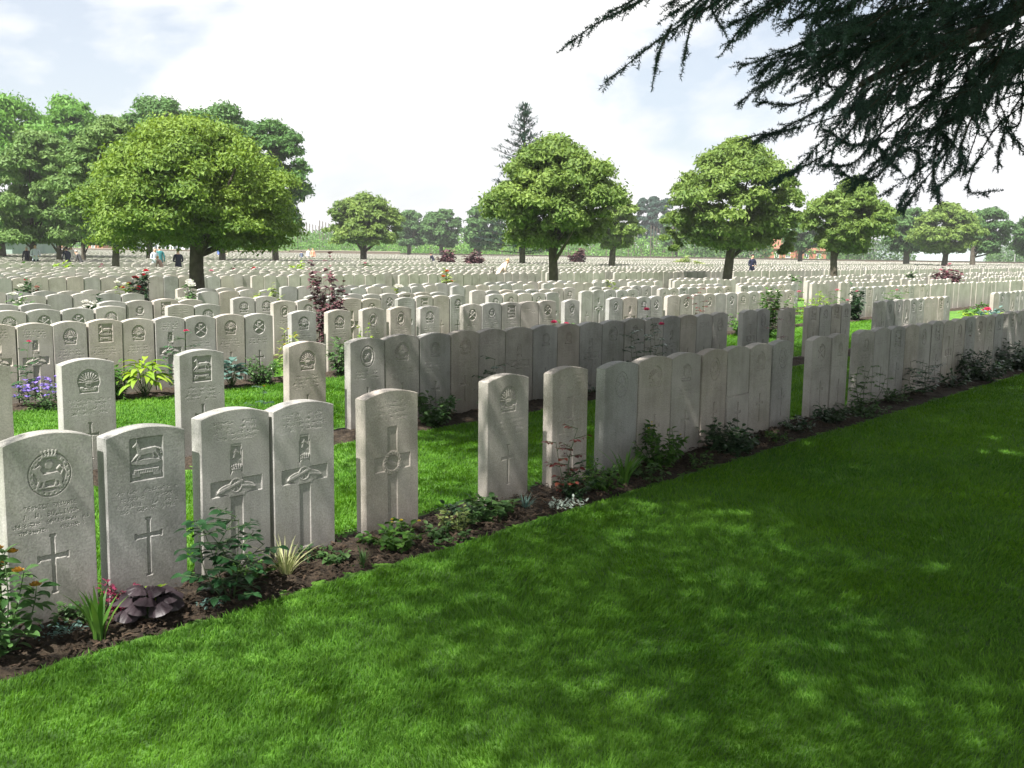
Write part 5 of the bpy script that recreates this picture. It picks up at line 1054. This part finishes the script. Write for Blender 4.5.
def hedge(name, label, px0, px1, D, h, mat, dens=9., leaf=.2, dd=1.2, z0=0.):
    A, B = gnd(px0, D), gnd(px1, D); L = np.hypot(*(B-A)[:2]); n = int(L*h*dens*6); R_ = np.random.default_rng(abs(int(px0))+5)
    t = R_.uniform(0, 1, n); z = R_.uniform(0, 1, n)*h*(.85+.3*vnoise(t*L*.6, t*0, 4))+z0; dirn = np.array([-(B-A)[1], (B-A)[0]])/L
    P = A[None]+(B-A)[None]*t[:, None]; P[:, :2] += dirn*R_.uniform(-dd/2, dd/2, n)[:, None]; P[:, 2] = z
    nn = R_.normal(0, 1, (n, 3)); nn /= np.linalg.norm(nn, axis=1)[:, None]; u = np.cross(nn, R_.normal(0, 1, (n, 3))); u /= np.linalg.norm(u, axis=1)[:, None]; v = np.cross(nn, u); s = leaf*R_.uniform(.6, 1.2, n)[:, None]
    V = np.stack([P-u*s, P-v*s*.6, P+u*s, P+v*s*.6], 1).reshape(-1, 3)
    tag(link(name, npmesh(name, V, np.arange(4*n).reshape(-1, 4), [mat], attrs={'rnd': np.repeat(R_.uniform(0, 1, n), 4)})), label, 'hedge')
hedge('hedge', 'dark clipped hedge before the right edge beyond the wall', 984, 1075, 182, 2.7, T_DEEP)
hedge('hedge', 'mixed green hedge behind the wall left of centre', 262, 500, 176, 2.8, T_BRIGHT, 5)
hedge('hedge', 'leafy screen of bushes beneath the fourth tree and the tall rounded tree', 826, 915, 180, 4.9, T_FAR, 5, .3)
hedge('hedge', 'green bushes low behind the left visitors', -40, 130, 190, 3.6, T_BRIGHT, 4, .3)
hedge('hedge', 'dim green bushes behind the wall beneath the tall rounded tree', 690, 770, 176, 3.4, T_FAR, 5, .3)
for px_, lab_ in ((752, 'thin pale pole left behind the fourth tree'), (874, 'thin pale pole right of the fourth tree'), (1014, 'tall pole by the hedge at the right edge')):
    b = gnd(px_, 180); m = MB(); m.tube([(b[0], b[1], 0), (b[0], b[1], 6.2)], .09, 6); tag(m.obj('utility_pole', mat_plain('pole_grey', (.3, .3, .3), .8)), lab_, 'pole', 'poles beyond the wall')
# a far line of trees closing the horizon
def treeline(D, px0, px1, h0, h1, seed, label):
    R_ = np.random.default_rng(seed); P = []
    for px in np.arange(px0, px1, 3.2):
        b = gnd(px, D+R_.uniform(-15, 15)); h = h0+(h1-h0)*vnoise(px/23., 0, seed)*R_.uniform(.8, 1.1); k = 90; d = R_.normal(0, 1, (k, 3)); d /= np.linalg.norm(d, axis=1)[:, None]; r = R_.uniform(.5, 1, k)[:, None]**.5
        P.append(np.array([b[0], b[1], h*.55])+d*r*[h*.45, h*.45, h*.5])
    P = np.concatenate(P); n = len(P); nn = R_.normal(0, 1, (n, 3)); nn /= np.linalg.norm(nn, axis=1)[:, None]; u = np.cross(nn, R_.normal(0, 1, (n, 3))); u /= np.linalg.norm(u, axis=1)[:, None]; v = np.cross(nn, u); s = .5*R_.uniform(.6, 1.2, n)[:, None]
    V = np.stack([P-u*s, P-v*s*.6, P+u*s, P+v*s*.6], 1).reshape(-1, 3)
    tag(link('distant_trees', npmesh('distant_trees', V, np.arange(4*n).reshape(-1, 4), [T_FAR], attrs={'rnd': np.repeat(R_.uniform(0, 1, n), 4)})), label, 'trees', kind='stuff')
treeline(330, -80, 1110, 3.0, 7.5, 3, 'low far off line of trees closing the horizon')
# ---------------------------------------------------------------- sky and light
W = bpy.data.worlds.new("World"); SC.world = W; W.use_nodes = True; nt = W.node_tree; ns, ln = nt.nodes, nt.links
for n_ in list(ns): ns.remove(n_)
out = N(ns, 'ShaderNodeOutputWorld'); bg = N(ns, 'ShaderNodeBackground'); sky = N(ns, 'ShaderNodeTexSky'); sky.sky_type = 'NISHITA'; sky.sun_disc = False
sky.sun_elevation = SUN_EL; sky.sun_rotation = SUN_HEAD; sky.air_density = 1.; sky.dust_density = 1.5; sky.ozone_density = 1.
tc = N(ns, 'ShaderNodeTexCoord'); sep = N(ns, 'ShaderNodeSeparateXYZ'); ln.new(tc.outputs['Generated'], sep.inputs[0])
mpz = N(ns, 'ShaderNodeMapping'); mpz.inputs['Scale'].default_value = (1, 1, 2.1); mpz.inputs['Location'].default_value = (.2, 4.4, 1.9); ln.new(tc.outputs['Generated'], mpz.inputs['Vector'])
c1 = N(ns, 'ShaderNodeTexNoise'); c1.inputs['Scale'].default_value = 2.6; c1.inputs['Detail'].default_value = 9; c1.inputs['Roughness'].default_value = .55; c1.inputs['Distortion'].default_value = .3; ln.new(mpz.outputs[0], c1.inputs['Vector'])
c2 = N(ns, 'ShaderNodeTexNoise'); c2.inputs['Scale'].default_value = 5.; c2.inputs['Detail'].default_value = 9; ln.new(mpz.outputs[0], c2.inputs['Vector'])
cover = ramp(ns, [(.40, (.42, .42, .42)), (.50, (1, 1, 1))]); ln.new(c1.outputs['Fac'], cover.inputs['Fac'])
shade = ramp(ns, [(.36, (7.0, 7.3, 7.9)), (.56, (10., 10., 10.2))]); shade.color_ramp.elements[0].color = (.86, .88, .92, 1); shade.color_ramp.elements[1].color = (1, 1, 1, 1); ln.new(c2.outputs['Fac'], shade.inputs['Fac'])
CLOUD = 7.9
sv = N(ns, 'ShaderNodeVectorMath', operation='SCALE'); ln.new(shade.outputs['Color'], sv.inputs[0]); sv.inputs['Scale'].default_value = CLOUD
mxs = N(ns, 'ShaderNodeMix', data_type='RGBA'); ln.new(cover.outputs['Color'], mxs.inputs[0]); ln.new(sky.outputs[0], mxs.inputs[6]); ln.new(sv.outputs[0], mxs.inputs[7])
ln.new(mxs.outputs[2], bg.inputs['Color']); bg.inputs['Strength'].default_value = .060
ln.new(bg.outputs[0], out.inputs[0])
sl = bpy.data.lights.new('sun', 'SUN'); so = bpy.data.objects.new('sun', sl); COL.objects.link(so); sl.energy = 4.9; sl.angle = math.radians(.6); sl.color = (1., .96, .90)
so.rotation_euler = Vector(tuple(-SUNV)).to_track_quat('-Z', 'Y').to_euler()
vs_ = SC.view_settings; vs_.view_transform = 'Standard'; vs_.look = 'None'; vs_.gamma = 1; vs_.use_curve_mapping = False; vs_.exposure = 1.36
SC.cycles.max_bounces = 5; SC.cycles.transparent_max_bounces = 4; SC.cycles.use_denoising = True

hm, hnt, hns, hln = newmat('haze_air'); ho = N(hns, 'ShaderNodeOutputMaterial'); hv = N(hns, 'ShaderNodeVolumePrincipled'); hv.inputs['Color'].default_value = (.95, .95, .97, 1); hv.inputs['Density'].default_value = .0007; hv.inputs['Anisotropy'].default_value = .3
hln.new(hv.outputs[0], ho.inputs['Volume'])
mb = MB(); mb.box(-60, 520, -60, 520, -1, 26); tag(mb.obj('haze', hm), 'thin summer haze over the field', 'haze', kind='stuff')
